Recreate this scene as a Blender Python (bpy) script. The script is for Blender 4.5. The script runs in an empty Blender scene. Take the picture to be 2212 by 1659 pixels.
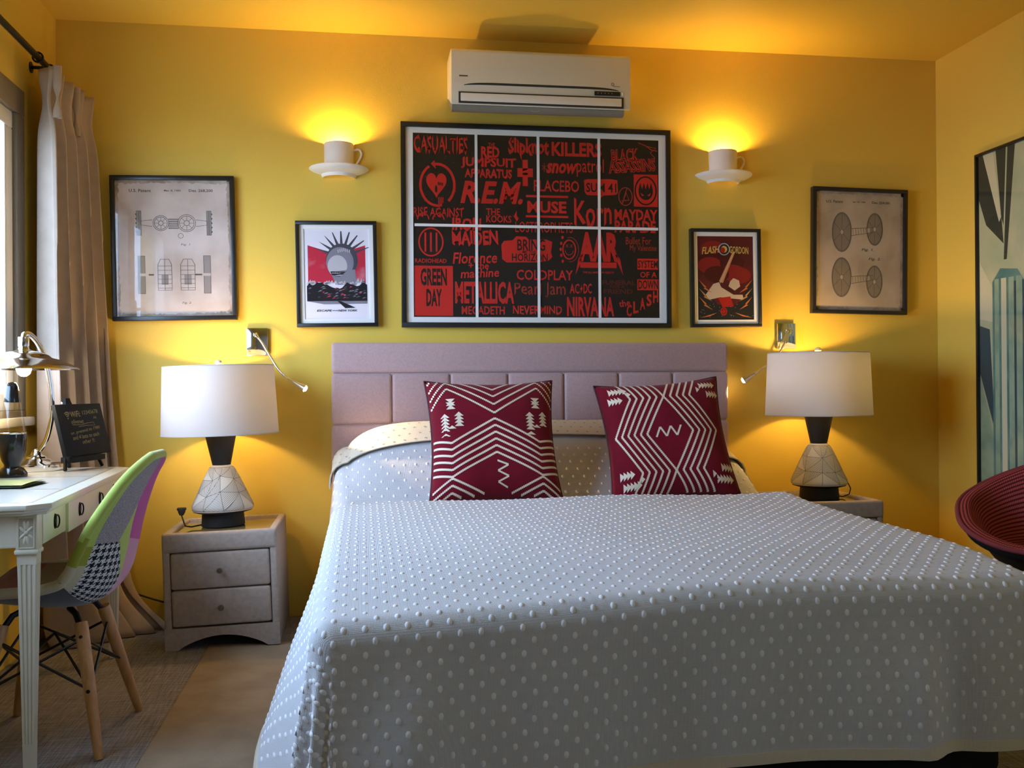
import bpy, bmesh, math, random
import numpy as np
from mathutils import Vector, Matrix, Euler

random.seed(7)
scene = bpy.context.scene
COL = scene.collection
PI = math.pi
R = math.radians

# ------------------------------------------------------------------ camera, sky, light, exposure
CAM_Y, CAM_Z = -4.40, 1.0034
def make_camera():
    yaw, pit, rol = .1507, .0038, -.0067
    cy, sy = math.cos(yaw), math.sin(yaw)
    f = Vector((sy*math.cos(pit), cy*math.cos(pit), math.sin(pit)))
    r = Vector((cy, -sy, 0)); u = r.cross(f)
    c, s = math.cos(rol), math.sin(rol)
    r2, u2 = c*r + s*u, -s*r + c*u
    cam = bpy.data.cameras.new('camera'); o = bpy.data.objects.new('camera', cam); COL.objects.link(o)
    m = Matrix((r2, u2, -f)).transposed().to_4x4(); m.translation = (0, CAM_Y, CAM_Z)
    o.matrix_world = m
    cam.sensor_width = 36; cam.lens = 2100/2212*36; cam.clip_start = .05
    scene.camera = o
make_camera()

scene.view_settings.view_transform = 'Standard'
scene.view_settings.look = 'None'
scene.view_settings.gamma = 1
scene.view_settings.use_curve_mapping = False
scene.view_settings.exposure = 0.2
scene.cycles.max_bounces = 12
scene.cycles.diffuse_bounces = 6
scene.cycles.transparent_max_bounces = 16
scene.cycles.caustics_reflective = False
scene.cycles.caustics_refractive = False
scene.cycles.sample_clamp_indirect = 6

SKY = 17.0
P_SCONCE, P_LAMP, P_READ, P_DESK = 13.0, 9.0, 30.0, 4.0
WARM = (1.0, .60, .18)
w = bpy.data.worlds.new('daylight'); scene.world = w; w.use_nodes = True
def sky_gradient():                     # bright overcast sky, dimmer ground below the horizon
    N, L = w.node_tree.nodes, w.node_tree.links; b = N['Background']
    tc = N.new('ShaderNodeTexCoord'); sp = N.new('ShaderNodeSeparateXYZ'); L.new(tc.outputs['Generated'], sp.inputs[0])
    mr = N.new('ShaderNodeMapRange'); mr.inputs['From Min'].default_value = -.30; mr.inputs['From Max'].default_value = .02; L.new(sp.outputs['Z'], mr.inputs['Value'])
    rp = N.new('ShaderNodeValToRGB'); L.new(mr.outputs[0], rp.inputs[0])
    rp.color_ramp.elements[0].color = (.14, .17, .20, 1); rp.color_ramp.elements[1].color = (.52, .75, 1.12, 1)
    L.new(rp.outputs[0], b.inputs['Color']); b.inputs['Strength'].default_value = SKY
sky_gradient()

XL, XR, ZC, YB = -1.297, 2.782, 2.593, -5.7        # room: side walls, ceiling, wall behind the viewer
WY0, WY1, WZ0, WZ1 = -2.55, -.40, .90, 2.16        # window opening in the left wall
pl = bpy.data.lights.new('window_portal', 'AREA'); pl.shape = 'RECTANGLE'; pl.size = WZ1-WZ0; pl.size_y = WY1-WY0
pl.cycles.is_portal = True
po = bpy.data.objects.new('window_portal', pl); COL.objects.link(po)
p2 = bpy.data.lights.new('window_portal', 'AREA'); p2.shape = 'RECTANGLE'; p2.size = 1.0; p2.size_y = .5; p2.cycles.is_portal = True
p2o = bpy.data.objects.new('window_portal', p2); COL.objects.link(p2o); p2o.location = (XR+.2, -4.2, 1.5); p2o.rotation_euler = (0, R(90), 0)  # portal of the added fill window
po.location = (XL-.20, (WY0+WY1)/2, (WZ0+WZ1)/2); po.rotation_euler = (0, R(-90), 0)

def lamp_light(name, loc, power, color, radius=.02, parent=None, spot=None, aim=None):
    l = bpy.data.lights.new(name, 'SPOT' if spot else 'POINT')
    l.energy = power; l.color = color; l.shadow_soft_size = radius
    o = bpy.data.objects.new(name, l); COL.objects.link(o); o.location = loc
    if spot:
        l.spot_size = spot; l.spot_blend = .6
        o.rotation_euler = Vector(aim).to_track_quat('-Z', 'Y').to_euler()
    if parent: o.parent = parent
    return o

# ------------------------------------------------------------------ materials
MATS = {}
def mat(name, color=(.8, .8, .8), rough=.6, metal=0., spec=.5, noise=None, bump=None, coat=0., sheen=0., emit=None, weave=None, stretch=None):
    if name in MATS: return MATS[name]
    m = bpy.data.materials.new(name); m.use_nodes = True; MATS[name] = m
    nt = m.node_tree; N = nt.nodes; L = nt.links; b = N['Principled BSDF']
    b.inputs['Base Color'].default_value = (*color, 1); b.inputs['Roughness'].default_value = rough
    b.inputs['Metallic'].default_value = metal; b.inputs['Specular IOR Level'].default_value = spec
    b.inputs['Coat Weight'].default_value = coat; b.inputs['Sheen Weight'].default_value = sheen
    if emit:
        b.inputs['Emission Color'].default_value = (*emit[0], 1); b.inputs['Emission Strength'].default_value = emit[1]
    tc = None
    if noise or bump or weave:
        tc = N.new('ShaderNodeTexCoord'); mp = N.new('ShaderNodeMapping'); L.new(tc.outputs['Object'], mp.inputs['Vector'])
        if stretch: mp.inputs['Scale'].default_value = stretch
    if noise:                                   # (scale, second colour, contrast lo, hi)
        nz = N.new('ShaderNodeTexNoise'); nz.inputs['Scale'].default_value = noise[0]; nz.inputs['Detail'].default_value = 6
        L.new(mp.outputs['Vector'], nz.inputs['Vector'])
        rp = N.new('ShaderNodeValToRGB'); rp.color_ramp.elements[0].position = noise[2]; rp.color_ramp.elements[1].position = noise[3]
        rp.color_ramp.elements[0].color = (*color, 1); rp.color_ramp.elements[1].color = (*noise[1], 1)
        L.new(nz.outputs['Fac'], rp.inputs['Fac']); L.new(rp.outputs['Color'], b.inputs['Base Color'])
    hs = None
    if weave:                                   # (threads per metre, depth)
        wx = N.new('ShaderNodeTexWave'); wz = N.new('ShaderNodeTexWave'); wy = N.new('ShaderNodeTexWave')
        for nd, ax in ((wx, 'X'), (wy, 'Y'), (wz, 'Z')):
            nd.bands_direction = ax; nd.inputs['Scale'].default_value = weave[0]*.314; nd.inputs['Distortion'].default_value = .6
            L.new(mp.outputs['Vector'], nd.inputs['Vector'])
        a1 = N.new('ShaderNodeMath'); a1.operation = 'ADD'; a2 = N.new('ShaderNodeMath'); a2.operation = 'ADD'
        L.new(wx.outputs['Fac'], a1.inputs[0]); L.new(wz.outputs['Fac'], a1.inputs[1])
        L.new(a1.outputs[0], a2.inputs[0]); L.new(wy.outputs['Fac'], a2.inputs[1]); hs = a2.outputs[0]; dist = weave[1]
    elif bump:
        nb = N.new('ShaderNodeTexNoise'); nb.inputs['Scale'].default_value = bump[0]; nb.inputs['Detail'].default_value = 4
        L.new(mp.outputs['Vector'], nb.inputs['Vector']); hs = nb.outputs['Fac']; dist = bump[1]
    if hs is not None:
        bp = N.new('ShaderNodeBump'); bp.inputs['Strength'].default_value = .6; bp.inputs['Distance'].default_value = dist
        L.new(hs, bp.inputs['Height']); L.new(bp.outputs['Normal'], b.inputs['Normal'])
    return m

def glass_mat(name, tint=(1, 1, 1), rough=.0, base=.04, gain=1.):
    m = bpy.data.materials.new(name); m.use_nodes = True; nt = m.node_tree; N = nt.nodes; L = nt.links
    N.remove(N['Principled BSDF']); out = N['Material Output']
    t = N.new('ShaderNodeBsdfTransparent'); t.inputs['Color'].default_value = (*tint, 1)
    g = N.new('ShaderNodeBsdfGlossy'); g.inputs['Roughness'].default_value = rough
    fr = N.new('ShaderNodeFresnel'); fr.inputs['IOR'].default_value = 1.5
    mu = N.new('ShaderNodeMath'); mu.operation = 'MULTIPLY'; mu.inputs[1].default_value = gain
    ge = N.new('ShaderNodeNewGeometry'); fb = N.new('ShaderNodeMath'); fb.operation = 'SUBTRACT'; fb.inputs[0].default_value = 1
    L.new(ge.outputs['Backfacing'], fb.inputs[1]); fm = N.new('ShaderNodeMath'); fm.operation = 'MULTIPLY'
    L.new(fr.outputs[0], fm.inputs[0]); L.new(fb.outputs[0], fm.inputs[1]); L.new(fm.outputs[0], mu.inputs[0])
    mx = N.new('ShaderNodeMixShader'); L.new(mu.outputs[0], mx.inputs[0]); L.new(t.outputs[0], mx.inputs[1]); L.new(g.outputs[0], mx.inputs[2])
    L.new(mx.outputs[0], out.inputs['Surface']); return m

def fabric_shade_mat(name, color, trans):
    m = bpy.data.materials.new(name); m.use_nodes = True; nt = m.node_tree; N = nt.nodes; L = nt.links
    N.remove(N['Principled BSDF']); out = N['Material Output']
    d = N.new('ShaderNodeBsdfDiffuse'); d.inputs['Color'].default_value = (*color, 1)
    t = N.new('ShaderNodeBsdfTranslucent'); t.inputs['Color'].default_value = (*color, 1)
    mx = N.new('ShaderNodeMixShader'); mx.inputs[0].default_value = trans
    L.new(d.outputs[0], mx.inputs[1]); L.new(t.outputs[0], mx.inputs[2]); L.new(mx.outputs[0], out.inputs['Surface']); return m

def math_node(N, L, op, a, b=None, c=None):
    n = N.new('ShaderNodeMath'); n.operation = op
    for i, v in enumerate((a, b, c)):
        if v is None: continue
        if isinstance(v, (int, float)): n.inputs[i].default_value = v
        else: L.new(v, n.inputs[i])
    return n.outputs[0]

PAINT = mat('yellow_paint', (.70, .485, .075), .55, noise=(1.5, (.725, .505, .082), .3, .7), bump=(160, .0006), spec=.3)
BLACK = mat('black_lacquer', (.012, .011, .011), .35)
MATTE_BLACK = mat('matte_black', (.014, .015, .018), .6, spec=.3)
CHROME = mat('chrome', (.80, .80, .80), .07, 1.)
WHITE_CERAMIC = mat('white_ceramic', (.78, .76, .72), .35)
WHITE_PLASTIC = mat('white_plastic', (.75, .74, .70), .35)
GLASS = glass_mat('picture_glass', rough=.015, gain=.9)
PANE = glass_mat('window_glass')
FABRIC_TAUPE = mat('taupe_linen', (.47, .40, .345), .9, noise=(60, (.40, .335, .29), .35, .7), weave=(600, .0006), spec=.15, stretch=(1, 1, 1))
CREAM = mat('cream_paint', (.66, .63, .52), .38, noise=(9, (.60, .565, .45), .45, .8))
OAK = mat('beech_wood', (.52, .27, .10), .45, noise=(14, (.40, .19, .065), .4, .65), stretch=(6, 6, .6))
DARKMETAL = mat('black_steel', (.015, .014, .013), .4, .6)

# ------------------------------------------------------------------ mesh builder
class MB:
    def __init__(self): self.bm = bmesh.new()
    def _add(self, bm2, m=0, M=None):
        if M is not None: bmesh.ops.transform(bm2, matrix=M, verts=bm2.verts)
        vm = {v: self.bm.verts.new(v.co) for v in bm2.verts}
        for f in bm2.faces:
            try:
                g = self.bm.faces.new([vm[v] for v in f.verts]); g.material_index = m if m is not None else f.material_index; g.smooth = True
            except ValueError: pass
        bm2.free(); return self
    def box(self, c, s, r=0., m=0, M=None, seg=2):
        b = bmesh.new(); bmesh.ops.create_cube(b, size=1)
        bmesh.ops.scale(b, vec=s, verts=b.verts)
        if r > 0: bmesh.ops.bevel(b, geom=b.edges[:], offset=min(r, min(s)*.49), segments=seg, profile=.5, affect='EDGES')
        bmesh.ops.translate(b, vec=c, verts=b.verts)
        return self._add(b, m, M)
    def b2(self, x0, x1, y0, y1, z0, z1, r=0., m=0, M=None, seg=2):
        return self.box(((x0+x1)/2, (y0+y1)/2, (z0+z1)/2), (abs(x1-x0), abs(y1-y0), abs(z1-z0)), r, m, M, seg)
    def lathe(self, prof, n=40, m=0, M=None, a0=0., a1=2*PI, cap=False):
        b = bmesh.new(); full = abs(a1-a0-2*PI) < 1e-6; cols = []
        k = n if full else n+1
        for i in range(k):
            a = a0+(a1-a0)*i/n
            cols.append([b.verts.new((max(r, 1e-5)*math.cos(a), max(r, 1e-5)*math.sin(a), z)) for r, z in prof])
        for i in range(n):
            c0, c1 = cols[i], cols[(i+1) % k]
            for j in range(len(prof)-1): b.faces.new((c0[j], c1[j], c1[j+1], c0[j+1]))
        bmesh.ops.remove_doubles(b, verts=b.verts, dist=2e-5)
        bmesh.ops.recalc_face_normals(b, faces=b.faces)
        return self._add(b, m, M)
    def tube(self, pts, r, n=8, m=0, M=None, caps=True):
        b = bmesh.new(); P = [Vector(p) for p in pts]; rings = []
        rr = r if isinstance(r, (list, tuple)) else [r]*len(P)
        T0 = (P[1]-P[0]).normalized(); up = Vector((0, 0, 1)) if abs(T0.z) < .9 else Vector((1, 0, 0))
        nrm = T0.cross(up).normalized()
        for i, p in enumerate(P):
            T = ((P[min(i+1, len(P)-1)]-P[max(i-1, 0)])).normalized()
            nrm = (nrm-T*nrm.dot(T)).normalized(); bn = T.cross(nrm)
            rings.append([b.verts.new(p+(nrm*math.cos(2*PI*k/n)+bn*math.sin(2*PI*k/n))*rr[i]) for k in range(n)])
        for i in range(len(P)-1):
            for k in range(n): b.faces.new((rings[i][k], rings[i][(k+1) % n], rings[i+1][(k+1) % n], rings[i+1][k]))
        if caps: b.faces.new(rings[0][::-1]); b.faces.new(rings[-1])
        return self._add(b, m, M)
    def prism(self, pts, ext, m=0, M=None, r=0.):          # planar polygon extruded by a vector
        b = bmesh.new(); e = Vector(ext)
        v0 = [b.verts.new(p) for p in pts]; v1 = [b.verts.new(Vector(p)+e) for p in pts]; n = len(pts)
        b.faces.new(v0[::-1]); b.faces.new(v1)
        for i in range(n): b.faces.new((v0[i], v0[(i+1) % n], v1[(i+1) % n], v1[i]))
        bmesh.ops.recalc_face_normals(b, faces=b.faces)
        if r > 0: bmesh.ops.bevel(b, geom=b.edges[:], offset=r, segments=2, profile=.5, affect='EDGES')
        return self._add(b, m, M)
    def poly(self, pts, m=0, M=None):
        b = bmesh.new(); b.faces.new([b.verts.new(p) for p in pts]); return self._add(b, m, M)
    def grid(self, fn, nu, nv, m=0, M=None, wrapu=False):
        b = bmesh.new(); V = [[b.verts.new(fn(i/nu, j/nv)) for j in range(nv+1)] for i in range(nu if wrapu else nu+1)]
        for i in range(nu):
            for j in range(nv):
                a, c = V[i], V[(i+1) % len(V)]
                b.faces.new((a[j], c[j], c[j+1], a[j+1]))
        return self._add(b, m, M)
    def build(self, name, mats, parent=None, sharp=40, loc=None):
        bm = self.bm; me = bpy.data.meshes.new(name); bm.to_mesh(me); bm.free()
        for mm in (mats if isinstance(mats, (list, tuple)) else [mats]): me.materials.append(mm)
        me.set_sharp_from_angle(angle=R(sharp)); me.update()
        o = bpy.data.objects.new(name, me); COL.objects.link(o)
        if parent: o.parent = parent
        if loc: o.location = loc
        return o

def tag(o, label, cat, group=None):
    o['label'] = label; o['category'] = cat
    if group: o['group'] = group
    return o
def thing(name, label, cat, loc=(0, 0, 0), rot=(0, 0, 0), group=None):
    o = bpy.data.objects.new(name, None); COL.objects.link(o); o.location = loc; o.rotation_euler = rot
    o.empty_display_size = .05
    return tag(o, label, cat, group)
def struct(o): o['kind'] = 'structure'; return o
def copy_thing(o, loc, rot=None, label=None):
    def rec(src, parent):
        c = src.copy(); COL.objects.link(c)
        if parent is not None: c.parent = parent
        for ch in list(src.children): rec(ch, c)
        return c
    c = rec(o, None); c.location = loc
    if rot is not None: c.rotation_euler = rot
    if label: c['label'] = label
    return c

def T(x, y, z): return Matrix.Translation((x, y, z))
def RX(a): return Matrix.Rotation(a, 4, 'X')
def RY(a): return Matrix.Rotation(a, 4, 'Y')
def RZ(a): return Matrix.Rotation(a, 4, 'Z')
def smooth(a, b, x):
    t = min(1, max(0, (x-a)/(b-a))); return t*t*(3-2*t)
def interp(tab, x):
    xs = [t[0] for t in tab]; ys = [t[1] for t in tab]
    if x <= xs[0]: return ys[0]
    if x >= xs[-1]: return ys[-1]
    for i in range(len(xs)-1):
        if x <= xs[i+1]: break
    def sl(k):
        if k <= 0: return (ys[1]-ys[0])/(xs[1]-xs[0])
        if k >= len(xs)-1: return (ys[-1]-ys[-2])/(xs[-1]-xs[-2])
        return (ys[k+1]-ys[k-1])/(xs[k+1]-xs[k-1])
    h = xs[i+1]-xs[i]; t = (x-xs[i])/h; m0, m1 = sl(i)*h, sl(i+1)*h
    return (2*t**3-3*t**2+1)*ys[i]+(t**3-2*t**2+t)*m0+(-2*t**3+3*t**2)*ys[i+1]+(t**3-t**2)*m1

# flat lettering and drawing; a "sheet" is drawn in x (right) and y (up), later stood up on its wall
_tc = {}
def text_polys(s, bold=0., res=2):
    key = (s, bold)
    if key in _tc: return _tc[key]
    cu = bpy.data.curves.new('lettering', 'FONT'); cu.body = s; cu.offset = bold; cu.resolution_u = res; cu.fill_mode = 'FRONT'
    o = bpy.data.objects.new('lettering', cu); COL.objects.link(o)
    dg = bpy.context.evaluated_depsgraph_get(); dg.update()
    me = bpy.data.meshes.new_from_object(o.evaluated_get(dg))
    vs = [(v.co.x, v.co.y) for v in me.vertices]; fs = [tuple(p.vertices) for p in me.polygons]
    bpy.data.objects.remove(o); bpy.data.curves.remove(cu); bpy.data.meshes.remove(me)
    xs = [v[0] for v in vs]; ys = [v[1] for v in vs]; x0, x1, y0, y1 = min(xs), max(xs), min(ys), max(ys)
    vs = [((x-x0)/(x1-x0)-.5, (y-y0)/(y1-y0)-.5) for x, y in vs]
    _tc[key] = (vs, fs); return _tc[key]

class Sheet:
    def __init__(self, mb, M): self.mb = mb; self.M = M; self.z = .0
    def P(self, x, y, z): return self.M @ Vector((x, y, z))
    def poly(self, pts, m=0, z=0.): self.mb.poly([self.P(x, y, z) for x, y in pts], m)
    def rect(self, x0, x1, y0, y1, m=0, z=0.): self.poly([(x0, y0), (x1, y0), (x1, y1), (x0, y1)], m, z)
    def text(self, s, cx, cy, w, h, m=0, z=0., bold=0., shear=0., rot=0., jag=0.):
        vs, fs = text_polys(s, bold)
        b = self.mb.bm; c, sn = math.cos(rot), math.sin(rot); nv = []
        rng = random.Random(hash(len(s)*7+ord(s[0])))
        for x, y in vs:
            X, Y = x*w+shear*y*h, y*h
            if jag: Y += jag*h*math.sin(x*w*460+s.__len__())*(1 if y < 0 else .6)*abs(y)*2
            nv.append(b.verts.new(self.P(cx+X*c-Y*sn, cy+X*sn+Y*c, z)))
        for f in fs:
            try: g = b.faces.new([nv[i] for i in f]); g.material_index = m
            except ValueError: pass
    def line(self, pts, wd, m=0, z=0., closed=False):
        pts = [Vector(p) for p in pts]; n = len(pts); b = self.mb.bm
        if n < 2: return
        L_, R_ = [], []
        for i, p in enumerate(pts):
            if closed: d0, d1 = p-pts[i-1], pts[(i+1) % n]-p
            else: d0, d1 = (p-pts[i-1] if i else pts[1]-p), (pts[i+1]-p if i < n-1 else p-pts[i-1])
            t = (d0.normalized()+d1.normalized()); t = t.normalized() if t.length > 1e-6 else d1.normalized()
            q = Vector((-t.y, t.x))*wd/2
            L_.append(b.verts.new(self.P(*(p+q), z))); R_.append(b.verts.new(self.P(*(p-q), z)))
        for i in range(n if closed else n-1):
            j = (i+1) % n; f = b.faces.new((L_[i], R_[i], R_[j], L_[j])); f.material_index = m
    def ellipse(self, cx, cy, rx, ry, m=0, z=0., n=32, a0=0, a1=2*PI):
        self.poly([(cx+rx*math.cos(a0+(a1-a0)*i/n), cy+ry*math.sin(a0+(a1-a0)*i/n)) for i in range(n)], m, z)
    def ring(self, cx, cy, rx, ry, wd, m=0, z=0., n=36, a0=0, a1=2*PI):
        full = abs(a1-a0-2*PI) < 1e-6
        self.line([(cx+rx*math.cos(a0+(a1-a0)*i/n), cy+ry*math.sin(a0+(a1-a0)*i/n)) for i in range(n if full else n+1)], wd, m, z, full)

# ------------------------------------------------------------------ the room
def room():
    carpet = mat('grey_woven_floor', (.185, .165, .15), .9, spec=.15)
    nt = carpet.node_tree; N, L = nt.nodes, nt.links; b = N['Principled BSDF']
    tc = N.new('ShaderNodeTexCoord'); fac = []
    for sc in ((5, 170, 1), (170, 5, 1)):
        mp = N.new('ShaderNodeMapping'); mp.inputs['Scale'].default_value = sc; mp.inputs['Rotation'].default_value = (0, 0, R(12)); L.new(tc.outputs['Object'], mp.inputs['Vector'])
        nz = N.new('ShaderNodeTexNoise'); nz.inputs['Scale'].default_value = 1.6; nz.inputs['Detail'].default_value = 3; L.new(mp.outputs['Vector'], nz.inputs['Vector']); fac.append(nz.outputs['Fac'])
    s = math_node(N, L, 'ADD', fac[0], fac[1]); s = math_node(N, L, 'MULTIPLY', s, .5)
    rp = N.new('ShaderNodeValToRGB'); rp.color_ramp.elements[0].position = .36; rp.color_ramp.elements[1].position = .64
    rp.color_ramp.elements[0].color = (.10, .09, .083, 1); rp.color_ramp.elements[1].color = (.34, .31, .285, 1)
    L.new(s, rp.inputs['Fac']); L.new(rp.outputs['Color'], b.inputs['Base Color'])
    bp = N.new('ShaderNodeBump'); bp.inputs['Distance'].default_value = .002; L.new(s, bp.inputs['Height']); L.new(bp.outputs['Normal'], b.inputs['Normal'])
    struct(MB().b2(XL-.2, XR+.2, YB-.2, .2, -.1, 0).build('floor', carpet))
    struct(MB().b2(XL-.2, XR+.2, YB-.2, .2, ZC, ZC+.1).build('ceiling', PAINT))
    struct(MB().b2(XL-.2, XR+.2, 0, .2, 0, ZC).build('wall_back', PAINT))
    struct(MB().b2(XL-.2, XR+.2, YB-.2, YB, 0, ZC).build('wall_front', mat('pale_grey_wall', (.58, .60, .63), .7)))
    a = MB(); VY0, VY1, VZ0, VZ1 = -4.45, -3.95, 1.00, 2.00  # right wall, with an opening for the added fill window
    a.b2(XR, XR+.2, YB, 0, 0, VZ0); a.b2(XR, XR+.2, YB, 0, VZ1, ZC); a.b2(XR, XR+.2, YB, VY0, VZ0, VZ1); a.b2(XR, XR+.2, VY1, 0, VZ0, VZ1)
    struct(a.build('wall_right', PAINT))
    a = MB(); x0 = XL-.2
    a.b2(x0, XL, YB, 0, 0, WZ0); a.b2(x0, XL, YB, 0, WZ1, ZC); a.b2(x0, XL, YB, WY0, WZ0, WZ1); a.b2(x0, XL, WY1, 0, WZ0, WZ1)
    struct(a.build('wall_left', PAINT))
    # window: taupe outer frame, two white casements, glass
    taupe = mat('taupe_window_frame', (.22, .19, .15), .45)
    wp = mat('white_sash_paint', (.80, .82, .82), .4)
    f = MB(); X0, X1 = XL-.10, XL+.004; t = .085
    f.b2(X0, X1, WY0, WY1, WZ1-t-.015, WZ1, .004); f.b2(X0, X1-.001, WY0, WY0+t, WZ0+.03, WZ1-t-.015, .004); f.b2(X0, X1-.001, WY1-t, WY1, WZ0+.03, WZ1-t-.015, .004); f.b2(X0, X1, WY0, WY1, WZ0, WZ0+.03, .004)
    wroot = struct(f.build('window_1', taupe))
    ya, yb, za, zb = WY0+t, WY1-t, WZ0+.03, WZ1-t-.015; ym = (ya+yb)/2
    for (y0, y1) in ((ya, ym), (ym, yb)):
        s = MB(); st = .065; xa, xb = XL-.075, XL-.012
        s.b2(xa, xb, y0, y1, zb-st, zb, .006); s.b2(xa, xb, y0, y1, za, za+st, .006); s.b2(xa, xb-.001, y0, y0+st, za+st, zb-st, .006); s.b2(xa, xb-.001, y1-st, y1, za+st, zb-st, .006)
        s.b2(xa+.02, xb-.004, y0+st, y0+st+.012, za+st, zb-st); s.b2(xa+.02, xb-.004, y1-st-.012, y1-st, za+st, zb-st)
        so = s.build('sash', wp, wroot)
        MB().b2(XL-.046, XL-.040, y0+st-.005, y1-st+.005, za+st-.005, zb-st+.005).build('window_pane', PANE, so)
    h = MB(); h.box((XL-.004, ym-.035, 1.45), (.012, .03, .14), .004); h.tube([(XL, ym-.035, 1.47), (XL+.04, ym-.035, 1.47), (XL+.047, ym-.035, 1.46), (XL+.047, ym-.035, 1.34)], .009, 8)
    h.build('window_handle', CHROME, wroot)
    f = MB(); X0, X1 = XR-.004, XR+.07; t2 = .06
    f.b2(X0, X1, VY0, VY1, VZ1-t2, VZ1, .004); f.b2(X0, X1, VY0, VY1, VZ0, VZ0+t2, .004); f.b2(X0, X1-.001, VY0, VY0+t2, VZ0+t2, VZ1-t2, .004); f.b2(X0, X1-.001, VY1-t2, VY1, VZ0+t2, VZ1-t2, .004)
    w2 = struct(f.build('added_fill_window', wp)); MB().b2(XR+.03, XR+.036, VY0+t2, VY1-t2, VZ0+t2, VZ1-t2).build('window_pane', PANE, w2)  # added window out of view, lets in fill light for the bed front
    struct(MB().b2(XL-.1, XL+.03, WY0-.02, WY1+.02, WZ0-.03, WZ0+.004, .006).build('trim_1', wp))
room()

# ------------------------------------------------------------------ bed
def bed():
    pink = mat('dusty_pink_upholstery', (.46, .315, .31), .85, noise=(140, (.41, .275, .27), .35, .7), bump=(500, .0006), sheen=.35, spec=.2)
    dark = mat('charcoal_bed_fabric', (.02, .021, .026), .85, spec=.2, bump=(400, .0006))
    t = thing('bed', 'wide double bed with tall dusty pink panelled upholstered headboard', 'bed', (.765, -1.1, 0))
    M0 = T(-.765, 1.1, 0)
    h = MB(); x0, x1, zt = -.142, 1.672, 1.206
    def pad(xa, xb, za, zb, r): h.b2(xa, xb, -.09, -.02, za, zb, r, M=M0, seg=4)
    h.b2(x0+.006, x1-.006, -.076, -.004, .12, zt-.006, .01, M=M0)
    pad(x0, x1, 1.0715, zt, .016); vs = [x0, .121, .378, .638, .894, 1.148, 1.404, x1]
    for a, b in zip(vs[:-1], vs[1:]): pad(a, b, .848, 1.0695, .016)
    pad(x0, x1, .2, .846, .016)
    h.build('headboard', pink, t)
    b = MB(); b.b2(-.06, 1.575, -2.17, -.09, .03, .34, .02, M=M0)
    b.build('bed_base', dark, t)
    for x in (-.02, 1.535):
        for y in (-2.12, -.15): MB().lathe([(0, 0), (.02, 0), (.028, .05), (0, .05)], 16, M=M0 @ T(x, y, 0)).build('foot', dark, t)
    m = MB(); m.b2(-.05, 1.565, -2.15, -.115, .34, .46, .05, M=M0, seg=4)
    m.build('mattress', mat('mattress_ticking', (.7, .7, .7), .9), t)
bed()

# the bedspread, in cloth coordinates: s across the bed, t from the head towards the foot
BX0, BX1, BYH, BYF = -.125, 1.635, -.100, -2.285
BR, BD = .06, .405
MOUND = [(.09, .20), (.14, .255), (.20, .275), (.26, .262), (.33, .205), (.42, .125), (.52, .024), (.60, -.048), (.68, -.060), (.77, -.012), (.86, .026), (1.05, .016), (1.4, 0), (2.4, 0)]
TAPER = [(-.05, .04), (0, .26), (.04, .52), (.09, .75), (.17, .91), (.28, .985), (.40, 1.), (2, 1.)]
def bed_z(x, y):
    q = -y; e = min(x-BX0, BX1-x)
    tx = interp(TAPER, e) if x < .75 else .40+.60*smooth(-.02, .30, e)
    m = interp(MOUND, q)
    if q < .60: m *= tx
    elif m > 0: m *= -.25+1.25*smooth(-.1, 1.1, x)
    z = .577+m + .004*math.sin(x*7+1)*math.sin(y*5)
    z -= .03*smooth(1.8, 2.3, q)**2
    z -= .05*smooth(1.5, 2.28, q)**1.5*(1-smooth(-.1, .85, x))
    z += .010*math.sin(x*3.3+.6)*smooth(.6, .8, q)*(1-smooth(.9, 1.4, q))
    return z
def spread_point(s, t):
    sc = min(max(s, BR), (BX1-BX0)-BR); tc = min(t, (BYH-BYF)-BR)
    a = s-sc; b = t-tc; rho = math.hypot(a, b)
    x, y = BX0+sc, BYH-tc
    if rho < 1e-9: return Vector((x, y, bed_z(x, y)))
    th = math.degrees(math.atan2(b, abs(a))) if abs(a) > 1e-9 else 90.
    left = a < 0
    dx, dy = (math.copysign(math.cos(R(th)), a) if abs(a) > 1e-9 else 0., -math.sin(R(th)))
    z0 = bed_z(x, y); q = BR*PI/2
    if rho < q:
        ph = rho/BR; out, dn = BR*math.sin(ph), BR*(1-math.cos(ph))
    else:
        d = rho-q
        if left:
            k = .05+.30*smooth(1.0, 1.85, t)*(1-smooth(1.86, 2.14, t))+.03*smooth(.9, 1.7, t) if b <= 0 else .10-.07*smooth(0, 40, th)
        else:
            k = .06+.50*(1-smooth(.25, .60, t)) if b <= 0 else (.05+.10*math.exp(-((th-45)/30)**2))*(1-.5*smooth(50, 80, th))
        out = BR+k*d/math.hypot(1, k); dn = BR+d/math.hypot(1, k)
        if not left and b <= 0: out = BR+min(out-BR, .05+.02*d)
        wv = smooth(0, .25, d)
        if th > 80:          # soft folds in the foot drop
            out += wv*(.010*math.sin(x*6.1+.4)+.022*math.exp(-((x-1.29)/.045)**2)-.02*math.exp(-((x-1.38)/.05)**2)+.006*math.sin(x*17))
            out += .012*wv*math.exp(-((x-.10)/.06)**2)
        elif left: out += wv*.012*math.sin(t*9+th*.12)
        else: out += wv*.012*math.sin(t*8)
    return Vector((x+dx*out, y+dy*out, z0-dn))
def spread_normal(s, t):
    e = 3e-3; du = spread_point(s+e, t)-spread_point(s-e, t); dv = spread_point(s, t+e)-spread_point(s, max(t-e, 0))
    n = dv.cross(du); 
    if n.length < 1e-9: return Vector((0, 0, 1)), Vector((1, 0, 0)), Vector((0, -1, 0))
    return n.normalized(), du.normalized(), dv.normalized()

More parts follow.
